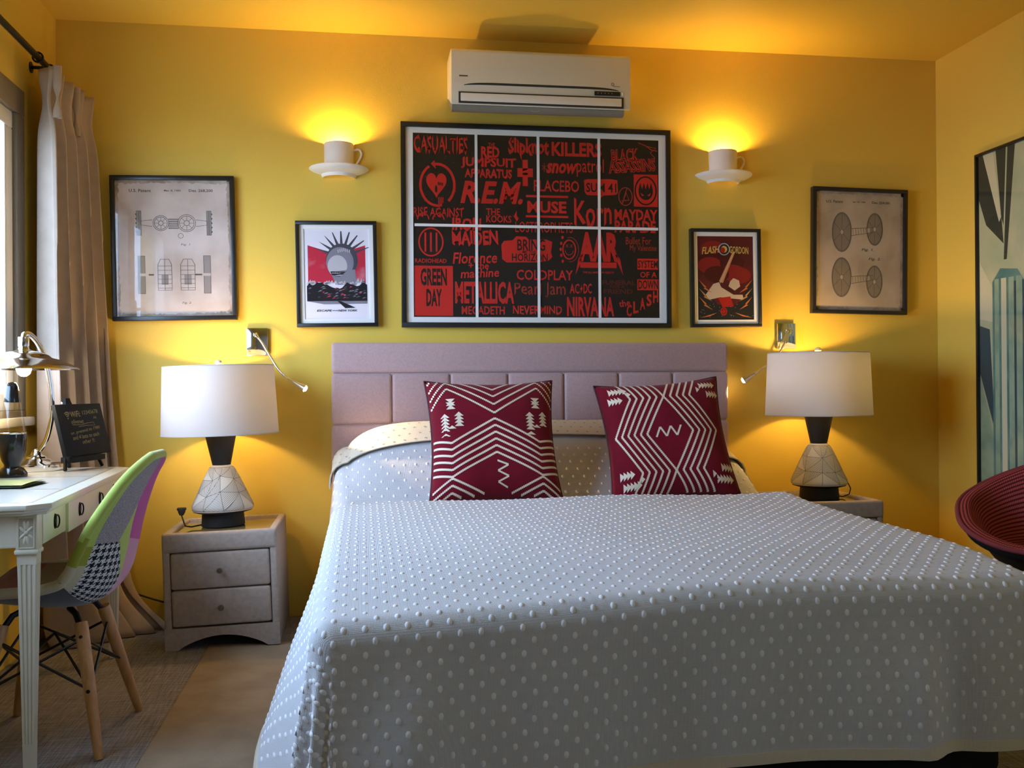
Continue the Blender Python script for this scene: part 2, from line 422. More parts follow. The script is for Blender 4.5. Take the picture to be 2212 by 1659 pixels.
def bedspread():
    cloth = mat('white_matelasse', (.60, .60, .62), .9, weave=(420, .0007), spec=.12, sheen=.1)
    tuft = mat('white_tufts', (.80, .80, .82), .9, spec=.12)
    cream = mat('cream_cloth_reverse', (.66, .60, .48), .9, weave=(420, .0005), spec=.12)
    W, Lh = BX1-BX0, BYH-BYF
    bm = bmesh.new()
    ns, nt = 72, 96
    S = [BR+(W-2*BR)*i/ns for i in range(ns+1)]; TT = [(Lh-BR)*(j/nt) for j in range(nt+1)]
    V = [[bm.verts.new(spread_point(s, t)) for t in TT] for s in S]
    F = lambda *v: setattr(bm.faces.new(v), 'smooth', True)
    for i in range(ns):
        for j in range(nt): F(V[i][j], V[i][j+1], V[i+1][j+1], V[i+1][j])
    rim = []                                            # (start vertex, function of rho)
    for j in range(nt): rim.append((V[0][j], lambda r, t=TT[j]: spread_point(BR-r, t)))
    nc = 22
    for k in range(nc+1):
        a = PI/2*k/nc; rim.append((V[0][nt], lambda r, a=a: spread_point(BR-r*math.cos(a), Lh-BR+r*math.sin(a)) if a < PI/2-1e-6 else spread_point(BR, Lh-BR+r)))
    for i in range(1, ns): rim.append((V[i][nt], lambda r, s=S[i]: spread_point(s, Lh-BR+r)))
    for k in range(nc+1):
        a = PI/2*(1-k/nc); rim.append((V[ns][nt], lambda r, a=a: spread_point(W-BR+r*math.cos(a), Lh-BR+r*math.sin(a)) if a < PI/2-1e-6 else spread_point(W-BR, Lh-BR+r)))
    for j in range(nt-1, -1, -1): rim.append((V[ns][j], lambda r, t=TT[j]: spread_point(W-BR+r, t)))
    D = BD+BR*.6; q = BR*PI/2
    rhos = [q*i/6 for i in range(1, 7)]+[q+(D-q)*i/16 for i in range(1, 17)]
    prev = [r[0] for r in rim]
    drop = [D+.095*(1-smooth(nt*.92, nt+nc*.8, i)) for i in range(len(rim))]
    for rho in rhos:
        cur = [bm.verts.new(fn(rho if rho <= q else q+(rho-q)*(drop[i]-q)/(D-q))) for i, (_, fn) in enumerate(rim)]
        for i in range(len(rim)-1):
            vs = []
            for v in (prev[i], cur[i], cur[i+1], prev[i+1]):
                if v not in vs: vs.append(v)
            if len(vs) >= 3: F(*vs)
        prev = cur
    edge = [v.co.copy() for v in prev]; edge2 = [fn(drop[i]-.022) for i, (_, fn) in enumerate(rim)]
    bmesh.ops.recalc_face_normals(bm, faces=bm.faces)
    # tufted dots
    rows = int((Lh+D)/.0285); cols = int((W+2*D+.1)/.046)
    for r in range(rows):
        t = .012+r*.0285
        for c in range(cols+1):
            s = -D-.08+(c+.5*(r % 2))*.046+.0016*math.sin(r*1.7)
            sc = min(max(s, BR), W-BR); tc = min(t, Lh-BR)
            if math.hypot(s-sc, t-tc) > (D-.035 if s > BR or t > Lh-.2 else D+.06): continue
            if .03 < t < .25 and True: continue
            p = spread_point(s, t); n, du, dv = spread_normal(s, t); dv = n.cross(du).normalized() if abs(du.dot(dv)) > .5 else dv
            ra, rb, h = .0063, .0088, .0019
            n2 = 9; rg = []
            for rr, hh in ((1., -.0006), (.72, h*.72)):
                rg.append([bm.verts.new(p+du*(ra*rr*math.cos(2*PI*k/n2))+dv*(rb*rr*math.sin(2*PI*k/n2))+n*hh) for k in range(n2)])
            top = bm.verts.new(p+n*h)
            for k in range(n2):
                f = bm.faces.new((rg[0][k], rg[0][(k+1) % n2], rg[1][(k+1) % n2], rg[1][k])); f.smooth = True; f.material_index = 1
                f = bm.faces.new((rg[1][k], rg[1][(k+1) % n2], top)); f.smooth = True; f.material_index = 1
    a = MB(); a.bm.free(); a.bm = bm
    o = a.build('bedspread', [cloth, tuft], None, sharp=75)
    tag(o, 'white dotted bedspread draped over the bed down to its foot', 'bedspread')
    hm = MB(); b = hm.bm
    cen = Vector(((BX0+BX1)/2, (BYH+BYF)/2, 0)); rings = []
    for p, p2 in zip(edge, edge2):
        o2 = p-cen; o2.z = 0; o2 = o2.normalized()*.0035
        rings.append([b.verts.new(x) for x in (p2+o2*.2, p2+o2, p+o2-Vector((0, 0, .004)), p-o2*.6-Vector((0, 0, .004)), p2-o2*.6)])
    for i in range(len(rings)-1):
        for k in range(5): 
            f = b.faces.new((rings[i][k], rings[i+1][k], rings[i+1][(k+1) % 5], rings[i][(k+1) % 5])); f.smooth = True
    bmesh.ops.recalc_face_normals(b, faces=b.faces)
    hm.build('hem', cream, o)
    # folded-back top edge over the pillows
    fb = MB(); b = fb.bm
    def fold(u, v, lift):
        s = -.07+(W+.17)*u
        t0, t1 = .02, .258-.030*smooth(0, .25, u)+.012*math.sin(u*9)
        t = t0+(t1-t0)*v
        p = spread_point(s, t); n, _, _ = spread_normal(s, max(t, .006)); 
        return p+n*(.006+lift+.008*smooth(.75, 1, v))
    nu, nv = 90, 14; rows = []
    for lift in (.0, .005):
        rows.append([[b.verts.new(fold(i/nu, j/nv, lift)) for j in range(nv+1)] for i in range(nu+1)])
    for i in range(nu):
        for j in range(nv):
            for k in (0, 1):
                f = b.faces.new((rows[k][i][j], rows[k][i][j+1], rows[k][i+1][j+1], rows[k][i+1][j])); f.smooth = True
        f = b.faces.new((rows[0][i][nv], rows[1][i][nv], rows[1][i+1][nv], rows[0][i+1][nv]))
        f = b.faces.new((rows[0][i][0], rows[1][i][0], rows[1][i+1][0], rows[0][i+1][0]))
    for i in (0, nu):
        for j in range(nv): b.faces.new((rows[0][i][j], rows[1][i][j], rows[1][i][j+1], rows[0][i][j+1]))
    bmesh.ops.recalc_face_normals(b, faces=b.faces)
    dent_shade = mat('painted_dent_shade', (.40, .36, .29), .9, spec=.1)  # flat darker dots, the shade inside the dents is put into their colour
    for r in range(7):
        for c in range(44):
            u, v = (c+.5*(r % 2)+.3)/44.5, .16+r*.13
            if v > .96: continue
            p = fold(u, v, .0052); e = .002; du = (fold(u+e, v, .0052)-p).normalized(); dv = (fold(u, v+e*4, .0052)-p).normalized(); nn = dv.cross(du).normalized(); 
            if nn.z < 0: nn = -nn
            vs = [b.verts.new(p+nn*.0006+du*(.0055*math.cos(2*PI*k/8))+dv*(.0042*math.sin(2*PI*k/8))) for k in range(8)]
            f = b.faces.new(vs); f.material_index = 1
    fb.build('turned_back_edge', [cream, dent_shade], o)
bedspread()

# ------------------------------------------------------------------ red cushions
def cushion(label, loc, rot, quarter):
    red = mat('crimson_velvet', (.17, .005, .016), .85, sheen=.08, noise=(12, (.12, .004, .011), .35, .75), spec=.1)
    thread = mat('ivory_embroidery', (.72, .62, .48), .8, spec=.2)
    pip = mat('dark_piping', (.05, .004, .008), .7)
    H, TH = .264, .088
    def surf(u, v, side=1, off=0.):
        uu, vv = max(-1, min(1, u)), max(-1, min(1, v))
        x = H*uu*(1-.085*(1-vv*vv)*uu*uu-.0); z = H*vv*(1-.085*(1-uu*uu)*vv*vv)
        th = TH*(max(0, (1-uu**4)*(1-vv**4)))**.55*(1+.04*math.sin(uu*5+vv*3))
        return Vector((x, -side*(th+off), z))
    c = MB()
    for sd in (1, -1): c.grid(lambda a, b, sd=sd: surf(2*a-1, 2*b-1, sd), 40, 40)
    bmesh.ops.remove_doubles(c.bm, verts=c.bm.verts, dist=1e-4); bmesh.ops.recalc_face_normals(c.bm, faces=c.bm.faces)
    bm = c.bm
    def Q(u, v): return (u, v) if not quarter else (v, -u)
    def quad(u0, u1, v0, v1):
        if min(u0, v0) < -.985 or max(u1, v1) > .985: return
        vs = [bm.verts.new(surf(*Q(u, v), 1, .0012)) for u, v in ((u0, v0), (u1, v0), (u1, v1), (u0, v1))]
        f = bm.faces.new(vs); f.material_index = 1
    def stair(pts, wd=.034, step=.024):
        for (u0, v0), (u1, v1) in zip(pts[:-1], pts[1:]):
            if abs(u1-u0) < 1e-6: quad(u0-wd/2, u0+wd/2, min(v0, v1), max(v0, v1)); continue
            n = max(1, int(abs(u1-u0)/step)); 
            for i in range(n):
                ua, ub = u0+(u1-u0)*i/n, u0+(u1-u0)*(i+1)/n; v = v0+(v1-v0)*(i+.5)/n
                quad(min(ua, ub), max(ua, ub), v-wd/2, v+wd/2)
    def tri(cu, cv, w_, h_, up=True):
        sgn = 1 if up else -1
        q = [(cu-w_, cv), (cu+w_, cv), (cu, cv+sgn*h_)]
        if max(max(abs(u), abs(v)) for u, v in q) > .97: return
        f = bm.faces.new([bm.verts.new(surf(*Q(u, v), 1, .0013)) for u, v in q]); f.material_index = 1
    if not quarter:
        for k in range(6):
            d = -.105*k
            stair([(-.98, -.06+d), (-.68, -.13+d), (0, .24+d), (.68, -.13+d), (.98, -.06+d)])
        for k in range(3):
            d = -.655-.105*k
            stair([(-.97, -.19+d-.0), (-.68, -.02+d), (-.2, -.28+d)]); stair([(.97, -.19+d), (.68, -.02+d), (.2, -.28+d)])
        for k in range(4):
            d = .145*k
            stair([(-.98, .46+d), (-.7, .80+d), (0, .33+d), (.7, .80+d), (.98, .46+d)])
        stair([(.0, -.42), (.16, -.49), (0, -.58), (.16, -.67), (.0, -.76), (.14, -.85)], .03, .02)
        for sx in (-1, 1):
            c0 = .66*sx
            for i in range(4): tri(c0, .60-i*.06, .075, .075, i > 1)
            for i in range(5): tri(c0-.11, .28-i*.055, .075, .07)
            for i in range(4): tri(c0+.12, .30-i*.055, .075, .07)
            tri(c0, .10, .07, .05); tri(c0-.11, -.02, .08, .05)
    else:
        for sv in (-1, 1):
            for k in range(6 if sv < 0 else 5):
                d = .105*k
                stair([(-.98, sv*(.16+d)), (-.62, sv*(.0+d)), (0, sv*(.36+d)), (.62, sv*(.0+d)), (.98, sv*(.16+d))])
            for sx in (-1, 1):
                for i in range(5): tri(sx*.80, sv*(.62+i*.055), .07, .07, True)
                for i in range(4): tri(sx*.62, sv*(.72+i*.055), .07, .07, True)
                tri(sx*.72, sv*.56, .06, .06)
        stair([(.06, -.22), (-.10, -.14), (.06, -.06), (-.10, .02), (.06, .10), (-.10, .18)], .03, .02)
    root = c.build('throw_cushion', [red, thread], None, sharp=60)
    root.location = loc; root.rotation_euler = rot
    p = MB(); pts = []
    for i in range(161):
        a = (i/160*4) % 4; k = int(a); f = a-k
        u, v = [(2*f-1, -1), (1, 2*f-1), (1-2*f, 1), (-1, 1-2*f)][k]
        pts.append(surf(u, v, 1))
    p.tube(pts, .0035, 6, caps=False); p.build('piping', pip, root)
    return tag(root, label, 'cushion', 'crimson patterned cushions on the bed')
cushion('crimson cushion on the bed with ivory chevrons pointing up, nearer the window', (.503, -.568, .790), (R(-24), 0, R(1)), False)
cushion('crimson cushion on the bed tilted sideways with its ivory chevrons running vertically', (1.222, -.548, .785), (R(-24), R(-4), R(-3)), True)

# ------------------------------------------------------------------ nightstands
def nightstand(name_label, loc, rot, H, wide=.432, deep=.47):
    t = thing('nightstand', name_label, 'nightstand', loc, rot, 'upholstered nightstands beside the bed')
    w2 = wide/2; st = .028; bz = .115
    b = MB()
    for sx in (-1, 1): b.b2(sx*w2, sx*(w2-st), -deep, 0, 0, H-.006, .008, seg=3)
    # front rails, padded top band, bottom panel with an arch
    b.b2(-w2, w2, -deep-.006, -deep+.03, H-.075, H, .012, seg=3)
    b.b2(-w2, w2, -.03, 0, H-.075, H, .008)
    for sx in (-1, 1): b.b2(sx*w2, sx*(w2-.03), -deep, 0, H-.03, H, .008, seg=3)
    pts = [(-w2, 0), (-w2+.045, 0)]
    for i in range(15):
        a = i/14; pts.append((-w2+.045+(wide-.09)*a, .052*math.sin(PI*a)**.8))
    pts += [(w2, 0), (w2, bz-.03), (-w2, bz-.03)]
    pts2 = [(x, -deep-.002, z) for x, z in pts]
    b.prism(pts2, (0, .026, 0))
    b.b2(-w2+st, w2-st, -deep+.02, -.01, .09, .10); b.b2(-w2+st, w2-st, -.03, -.01, .02, H-.05)
    b.build('body', FABRIC_TAUPE, t)
    MB().b2(-w2+.03, w2-.03, -deep+.03, -.03, H-.022, H-.012).build('glass_top', mat('bronze_glass', (.36, .27, .12), .06, spec=.7, coat=.5), t)
    z0, z1 = bz-.03+.006, H-.078; zm = (z0+z1)/2
    for za, zb in ((zm+.002, z1), (z0, zm-.002)):
        d = MB().b2(-w2+st+.002, w2-st-.002, -deep-.004, -deep+.2, za, zb, .01, seg=3).build('drawer', FABRIC_TAUPE, t)
        MB().lathe([(0, 0), (.004, 0), (.004, .014), (.0105, .016), (.0115, .024), (.009, .028), (0, .028)], 20, M=T(0, -deep-.004, (za+zb)/2) @ RX(R(90))).build('knob', mat('brushed_nickel', (.32, .30, .27), .28, 1.), d)
    return t
NSL = (-.546, -.035, .003); NSR = (2.005, -.006, 0); HL, HR = .452, .505
nightstand('taupe linen two-drawer nightstand on the window side of the bed', NSL, (0, R(-1.75), 0), HL)
nightstand('taupe linen nightstand mostly hidden behind the bed, near the right wall', NSR, (0, 0, 0), HR)

# ------------------------------------------------------------------ table lamps
PLASTER = mat('incised_plaster', (.66, .64, .58), .6, bump=(90, .0006))
INCISION = mat('incised_line', (.13, .125, .13), .7)
def incised_body():
    prof = [(0, .1195), (.05, .1230), (.12, .1215), (.30, .1065), (.60, .082), (.85, .0605), (.95, .0500), (1, .040)]
    z0, hh = .0660, .181
    def at(th, h, off=.0004):
        r = interp(prof, h)+off; return Vector((r*math.cos(th), r*math.sin(th), z0+hh*h))
    m = MB(); m.lathe([(.1, .0645)]+[(interp(prof, k/24), z0+hh*k/24) for k in range(25)]+[(.036, .250), (0, .250)], 64)
    bm = m.bm; rng = random.Random(21); KX = .088
    def ribbon(p, q, wd=.0011):
        d = Vector((q[0]-p[0], q[1]-p[1])); l = d.length
        if l < .003: return
        nrm = Vector((-d.y, d.x))/l*wd/2; n = max(2, int(l/.008)); prev = None
        for k in range(n+1):
            c = Vector(p)+d*(k/n); row = [bm.verts.new(at((c.x+e*nrm.x)/KX, min(1, max(0, (c.y+e*nrm.y)/hh)))) for e in (-1, 1)]
            if prev: f = bm.faces.new((prev[0], prev[1], row[1], row[0])); f.material_index = 1
            prev = row
    def hatch(tri, ang, gap):
        u = Vector((math.cos(ang), math.sin(ang))); v = Vector((-u.y, u.x)); P = [Vector(p) for p in tri]
        lo, hi = min(p.dot(v) for p in P), max(p.dot(v) for p in P); k = lo+gap*.6
        while k < hi:
            xs = []
            for i in range(len(P)):
                a, b = P[i], P[(i+1) % len(P)]; da, db = a.dot(v)-k, b.dot(v)-k
                if da*db < 0: xs.append(a+(b-a)*(da/(da-db)))
            if len(xs) == 2: ribbon(xs[0], xs[1], .0012)
            k += gap
    NC = 9; W = 2*PI*KX; g = {}
    for c in range(NC):
        for r, h in enumerate((.03, .40, .72, .97)):
            jx = 0 if r in (0, 3) else (rng.random()-.5)*.5; jy = 0 if r in (0, 3) else (rng.random()-.5)*.16
            g[c, r] = ((c+jx)*W/NC, (h+jy)*hh)
    def G(c, r): p = g[c % NC, r]; return (p[0]+(W if c >= NC else 0), p[1])
    for c in range(NC):
        for r in range(3):
            a, b, d, e = G(c, r), G(c+1, r), G(c+1, r+1), G(c, r+1)
            tris = [(a, b, d), (a, d, e)] if rng.random() < .5 else [(a, b, e), (b, d, e)]
            for t3 in tris:
                for i in range(3): ribbon(t3[i], t3[(i+1) % 3], .0013)
                if rng.random() < .85: hatch(t3, rng.random()*PI, .0046+.0012*rng.random())
    return m
SHADE = fabric_shade_mat('white_drum_shade', (.62, .61, .61), .33)
def table_lamp(label, loc, rot):
    t = thing('table_lamp', label, 'lamp', loc, rot, 'table lamps on the nightstands')
    MB().lathe([(0, 0), (.084, 0), (.087, .004), (.083, .055), (.10, .057), (.117, .062), (.117, .064), (0, .064)], 48).build('base', MATTE_BLACK, t)
    incised_body().build('body', [PLASTER, INCISION], t)
    MB().lathe([(0, .250), (.0365, .250), (.066, .392), (.066, .398), (.03, .40), (0, .40)], 48).build('neck', MATTE_BLACK, t)
    s = MB(); s.lathe([(.234, .378), (.2215, .656)], 72); s.lathe([(.2325, .378), (.220, .656)], 72)
    for z, r in ((.378, .2333), (.656, .2208)): s.tube([(r*math.cos(2*PI*i/72), r*math.sin(2*PI*i/72), z) for i in range(73)], .0022, 6, caps=False)
    s.build('shade', SHADE, t)
    h = MB(); h.tube([(0, 0, .40), (0, 0, .44)], .012, 10)
    for i in range(3):
        a = 2*PI*i/3+.4; h.tube([(0, 0, .648), (.219*math.cos(a), .219*math.sin(a), .648)], .002, 5)
    h.tube([(.02*math.cos(a2), 0, .43+.11*(1-math.cos(a2))) for a2 in (0,)]+[(.045, 0, .47), (.05, 0, .54), (.03, 0, .62), (0, 0, .648)], .002, 5)
    h.tube([(-.02, 0, .43), (-.045, 0, .47), (-.05, 0, .54), (-.03, 0, .62), (0, 0, .648)], .002, 5)
    h.build('harp', CHROME, t)
    MB().lathe([(0, .646), (.006, .646), (.005, .656), (.012, .662), (.0155, .670), (.012, .680), (0, .684)], 20).build('finial', mat('ivory_finial', (.66, .58, .42), .3), t)
    MB().lathe([(0, .44), (.013, .44), (.016, .455), (.029, .485), (.026, .512), (.012, .525), (0, .528)], 20).build('bulb', mat('frosted_bulb', (.9, .85, .75), .4, emit=((1, .7, .35), 6)), t)
    lamp_light('lamp_glow', (0, 0, .57), P_LAMP, WARM, .028, t)
    return t
zl, zr = HL-.012+.0035, HR-.012+.0005
la = table_lamp('table lamp with white drum shade on the nightstand by the window', (-.567-.011, -.255, zl+.0005), (0, R(-1.42), 0))
lb = copy_thing(la, (2.028, -.264, zr), (0, 0, R(130)), 'table lamp with white drum shade on the nightstand by the right wall')
# power leads
c = MB(); c.tube([(-.08, -.02, .010), (-.12, -.045, .006), (-.142, -.055, .012), (-.150, -.05, .035), (-.158, -.04, .056)], .0032, 8)
o = c.build('power_lead', mat('black_rubber', (.015, .013, .012), .5), la)
p = MB(); p.lathe([(0, 0), (.008, 0), (.014, .012), (.016, .022), (0, .022)], 14, M=T(-.158, -.04, .055) @ RX(R(-25))); p.box((-.158, -.032, .079), (.036, .02, .012), .004)
p.build('plug', MATS['black_rubber'], o)
c = MB(); c.tube([(.07, .03, .008), (.115, 0, .006), (.135, -.02, .02), (.142, -.02, .045), (.133, -.015, .066), (.118, -.01, .08)], .0026, 8, M=RZ(R(-130)))
c.build('power_lead', mat('brown_flex', (.05, .02, .012), .5), lb)

# ------------------------------------------------------------------ wall reading lamps
def reading_lamp(label, plate, path, aim):
    x, z = plate; t = thing('reading_lamp', label, 'lamp', (x, 0, z), (0, 0, 0), 'chrome bedside reading lamps')
    MB().b2(-.045, .045, -.022, -.0005, -.061, .061, .002).build('wall_plate', CHROME, t)
    pts = [Vector(p)-Vector((x, 0, z)) for p in path]
    fine = []
    for i in range(len(pts)-1):
        for k in range(8):
            f = k/8; a = pts[max(i-1, 0)]; b = pts[i]; c2 = pts[i+1]; d = pts[min(i+2, len(pts)-1)]
            fine.append(.5*((2*b)+(c2-a)*f+(2*a-5*b+4*c2-d)*f*f+(3*b-a-3*c2+d)*f**3))
    fine.append(pts[-1])
    MB().tube(fine, .0052, 10).lathe([(0, 0), (.011, 0), (.011, .006), (.006, .012), (0, .012)], 16, M=T(*pts[0]) @ RX(R(90))).build('gooseneck', CHROME, t)
    d = Vector(aim).normalized(); e = pts[-1]; Q = Matrix.Translation(e) @ d.to_track_quat('Z', 'Y').to_matrix().to_4x4()
    MB().lathe([(.006, -.012), (.0075, .0), (.010, .018), (.017, .046), (.0175, .050), (.0145, .050), (.012, .040)], 20, M=Q).build('head', mat('satin_chrome', (.62, .60, .57), .3, 1.), t)
    MB().lathe([(0, .044), (.0146, .046), (.0135, .052), (.009, .057), (0, .059)], 16, M=Q).build('led', mat('warm_led', (1, .9, .7), .4, emit=((1, .80, .5), 20)), t)
    MB().box((-.004, -.0235, -.027), (.010, .003, .014), .001).build('switch', MATTE_BLACK, t)
    lamp_light('reading_beam', Q @ Vector((0, 0, .070)), P_READ, (1, .72, .40), .008, t, R(48), d)
    return t
reading_lamp('chrome wall reading lamp bending right behind the window-side lampshade', (-.4645, 1.2115), [(-.468, -.022, 1.243), (-.464, -.045, 1.240), (-.436, -.07, 1.202), (-.399, -.09, 1.141), (-.363, -.11, 1.085), (-.323, -.14, 1.048), (-.292, -.172, 1.031)], (.28, -.06, -.17))
reading_lamp('chrome wall reading lamp bending left towards the headboard', (1.989, 1.2405), [(2.005, -.022, 1.262), (1.995, -.05, 1.271), (1.961, -.05, 1.197), (1.921, -.045, 1.132), (1.873, -.05, 1.099), (1.807, -.08, 1.064), (1.79, -.09, 1.056)], (-.12, .035, -.075))

# ------------------------------------------------------------------ teacup sconces
def sconce(label, x, dz, r):
    k = r/.132
    t = thing('teacup_sconce', label, 'wall light', (x, -.0008, 1.985+dz), (0, 0, 0), 'teacup wall lights above the bed'); t.scale = (k, k, 1)
    a0, a1 = PI, 2*PI
    MB().lathe([(.064, .008), (.0655, .108), (.0645, .1105), (.0635, .109), (.0610, .012)], 40, a0=a0, a1=a1).build('cup', WHITE_CERAMIC, t)
    MB().lathe([(.062, .008), (.085, .006), (.112, .004), (.130, .0), (.1322, -.003), (.130, -.008), (.11, -.020), (.088, -.027), (.079, -.030), (.073, -.042), (.070, -.043), (.068, -.040), (.070, -.028), (.085, -.018), (.062, -.004), (.062, .008)], 48, a0=a0, a1=a1).build('saucer', WHITE_CERAMIC, t)
    MB().lathe([(.0, -.006), (.059, -.006), (.059, -.009), (0, -.009)], 40, a0=a0, a1=a1).build('glow_baffle', WHITE_CERAMIC, t)  # added baffle disc, narrows the glow leaking below the saucer
    h = MB(); h.tube([(.060, -.010, .078), (.070, -.010, .082), (.082, -.010, .086), (.093, -.010, .082), (.099, -.010, .070), (.098, -.010, .056), (.090, -.010, .040), (.080, -.010, .024), (.071, -.010, .004)], [.006, .005, .0045, .0045, .0045, .0045, .0045, .0045, .005], 8)
    h.build('cup_handle', WHITE_CERAMIC, t)
    MB().lathe([(0, -.005), (.011, -.005), (.011, .02), (.02, .04), (.019, .055), (.010, .066), (0, .068)], 16, M=T(0, -.03, .008)).build('bulb', mat('halogen_bulb', (1, .8, .5), .4, emit=((1, .62, .25), 25)), t)
    lamp_light('sconce_glow', (0, -.034, .085), P_SCONCE, (1, .58, .12), .016, t)
    return t
sconce('white teacup and saucer wall light left of the large band poster', -.106, 0, .132)
sconce('white teacup and saucer wall light right of the large band poster', 1.684, .018, .137)

# ------------------------------------------------------------------ air conditioner
def air_conditioner():
    x0, x1, z0, z1 = .380, 1.180, 2.212, 2.485; D = .205; wd = x1-x0
    t = thing('air_conditioner', 'white wall-mounted split air conditioner just below the ceiling', 'air conditioner', ((x0+x1)/2, 0, z0))
    wp = mat('ac_white', (.70, .67, .58), .38)
    h = z1-z0; P = [(-.001, h-.003), (-D+.035, h-.001), (-D+.012, h-.006), (-D+.002, h-.02), (-D-.001, .115), (-D+.004, .085), (-D+.008, .03), (-D+.012, .024), (-.02, .10), (-.001, .10)]
    b = MB(); b.prism([(-wd/2, y, z) for y, z in P], (wd, 0, 0), r=.004)
    b.build('casing', wp, t, 30)
    b = MB(); b.prism([(-wd/2+.004, y, z) for y, z in [(-D+.014, .024), (-.012, .101), (-.012, .082), (-D+.052, .002), (-D+.034, .002), (-D+.020, .009)]], (wd-.03, 0, 0))
    b.build('bottom_tray', mat('grey_plastic', (.20, .20, .18), .5), t, 30)
    g = MB(); n = 40
    pts = [(-.345+.69*i/n, -D-.0015, .108+.012*(1-abs(2*i/n-1)**8)) for i in range(n+1)]
    pl2 = [(x, y, z) for x, y, z in pts]+[(x, y+.001, z-.010+.008*abs(x/.345)**8) for x, y, z in pts[::-1]]
    g.prism(pl2, (0, .006, 0)); g.build('air_groove', mat('dark_slot', (.03, .03, .028), .6), t)
    s = MB(); s.b2(-.368, .368, -D-.0005, -D+.02, .030, .078); s.build('louver_slot', MATS['dark_slot'], t)
    l = MB(); l.b2(-.360, .358, -D-.004, -D+.006, .037, .072, .002); l.build('louver', mat('louver_white', (.80, .77, .72), .35), t)
    d = MB(); d.b2(.235, .352, -D-.004, -D+.004, .084, .102, .001); d = d.build('display', BLACK, t)
    MB().b2(.358, .364, -D-.004, -D+.004, .086, .100, .001).build('status_light', mat('lamp_lens', (.9, .9, .85), .3), t)
    ink = mat('grey_ink', (.12, .11, .09), .5); w_ = MB(); sh = Sheet(w_, T(0, -D-.0042, 0) @ RX(R(90)))
    for i in range(5): sh.ellipse(.250+i*.016, .093, .002, .0028, 0, .0002, 10)
    w_.build('display_icons', mat('dim_icon', (.30, .28, .22), .5), d)
    w_ = MB(); sh = Sheet(w_, T(0, -D-.0016, 0) @ RX(R(90)))
    sh.rect(-.366, -.328, .143, .149, 0); w_.build('maker_badge', ink, t)
    w_ = MB(); sh = Sheet(w_, T(0, -D-.0016, 0) @ RX(R(90)))
    sh.ring(.318, .135, .0055, .006, .0022, 0); sh.text('inverter', .336, .126, .030, .005, 0, 0, .02)
    w_.build('inverter_badge', ink, t)
    w_ = MB(); sh = Sheet(w_, T(0, -D+.019, .0115) @ RX(R(98)))
    sh.ring(-.03, 0, .020, .004, .0012, 0); w_.build('tray_marking', mat('pale_ink', (.5, .5, .45), .5), t)
air_conditioner()

# ------------------------------------------------------------------ framed pictures
def framed(name, label, cat, cx, cz, W, H, fw, matw, draw, mats, wall='back', tilt=0., depth=.032, cy=0., group=None, frame_mat=None):
    """frame of four bars, mat board, print drawn by draw(sheet, w, h), glass; local x right, y up, z out of the wall"""
    if wall == 'back': Mw = T(cx, -.001, cz) @ RX(R(90)) @ RZ(tilt)
    else: Mw = T(XR-.001, cy, cz) @ RZ(R(-90)) @ RX(R(90)) @ RZ(tilt)
    t = thing(name, label, cat, (0, 0, 0), (0, 0, 0), group); t.matrix_world = Mw
    f = MB(); d = depth
    f.b2(-W/2, W/2, H/2-fw, H/2, 0, d, .0015); f.b2(-W/2, W/2, -H/2, -H/2+fw, 0, d, .0015)
    f.b2(-W/2, -W/2+fw, -H/2+fw*.999, H/2-fw*.999, 0, d, .0015); f.b2(W/2-fw, W/2, -H/2+fw*.999, H/2-fw*.999, 0, d, .0015)
    f.b2(-W/2+.004, W/2-.004, -H/2+.004, H/2-.004, .001, .006)
    f.build('frame', frame_mat or BLACK, t)
    iw, ih = W-2*fw, H-2*fw; z = d-.014
    if matw:
        m = MB(); mw, mh = matw
        m.b2(-iw/2, iw/2, ih/2-mh, ih/2, .006, z+.003); m.b2(-iw/2, iw/2, -ih/2, -ih/2+mh, .006, z+.003)
        m.b2(-iw/2, -iw/2+mw, -ih/2+mh, ih/2-mh, .006, z+.003); m.b2(iw/2-mw, iw/2, -ih/2+mh, ih/2-mh, .006, z+.003)
        mo = m.build('mat_board', mat('mat_board_white', (.86, .85, .81), .8, spec=.1), t)
        iw -= 2*mw; ih -= 2*mh
    else: mo = None
    p = MB(); p.b2(-iw/2-.002, iw/2+.002, -ih/2-.002, ih/2+.002, .0065, z-.001)
    draw(Sheet(p, T(0, 0, z-.0008)), iw, ih)
    p.build('print', mats, t)
    if name == 'band_poster':
        s = MB()
        for fx in (-.25, 0, .25): s.b2(fx*iw-.006, fx*iw+.006, -ih/2, ih/2, z-.001, z+.003)
        for k in range(4):
            s.b2((-.5+k*.25)*iw+.0055, (-.25+k*.25)*iw-.0055, -.006, .006, z-.001, z+.003)
        s.build('grid_bar', MATS['mat_board_white'], t)
    MB().b2(-W/2+fw-.002, W/2-fw+.002, -H/2+fw-.002, H/2-fw+.002, d-.008, d-.006).build('glass', GLASS, t)
    return t

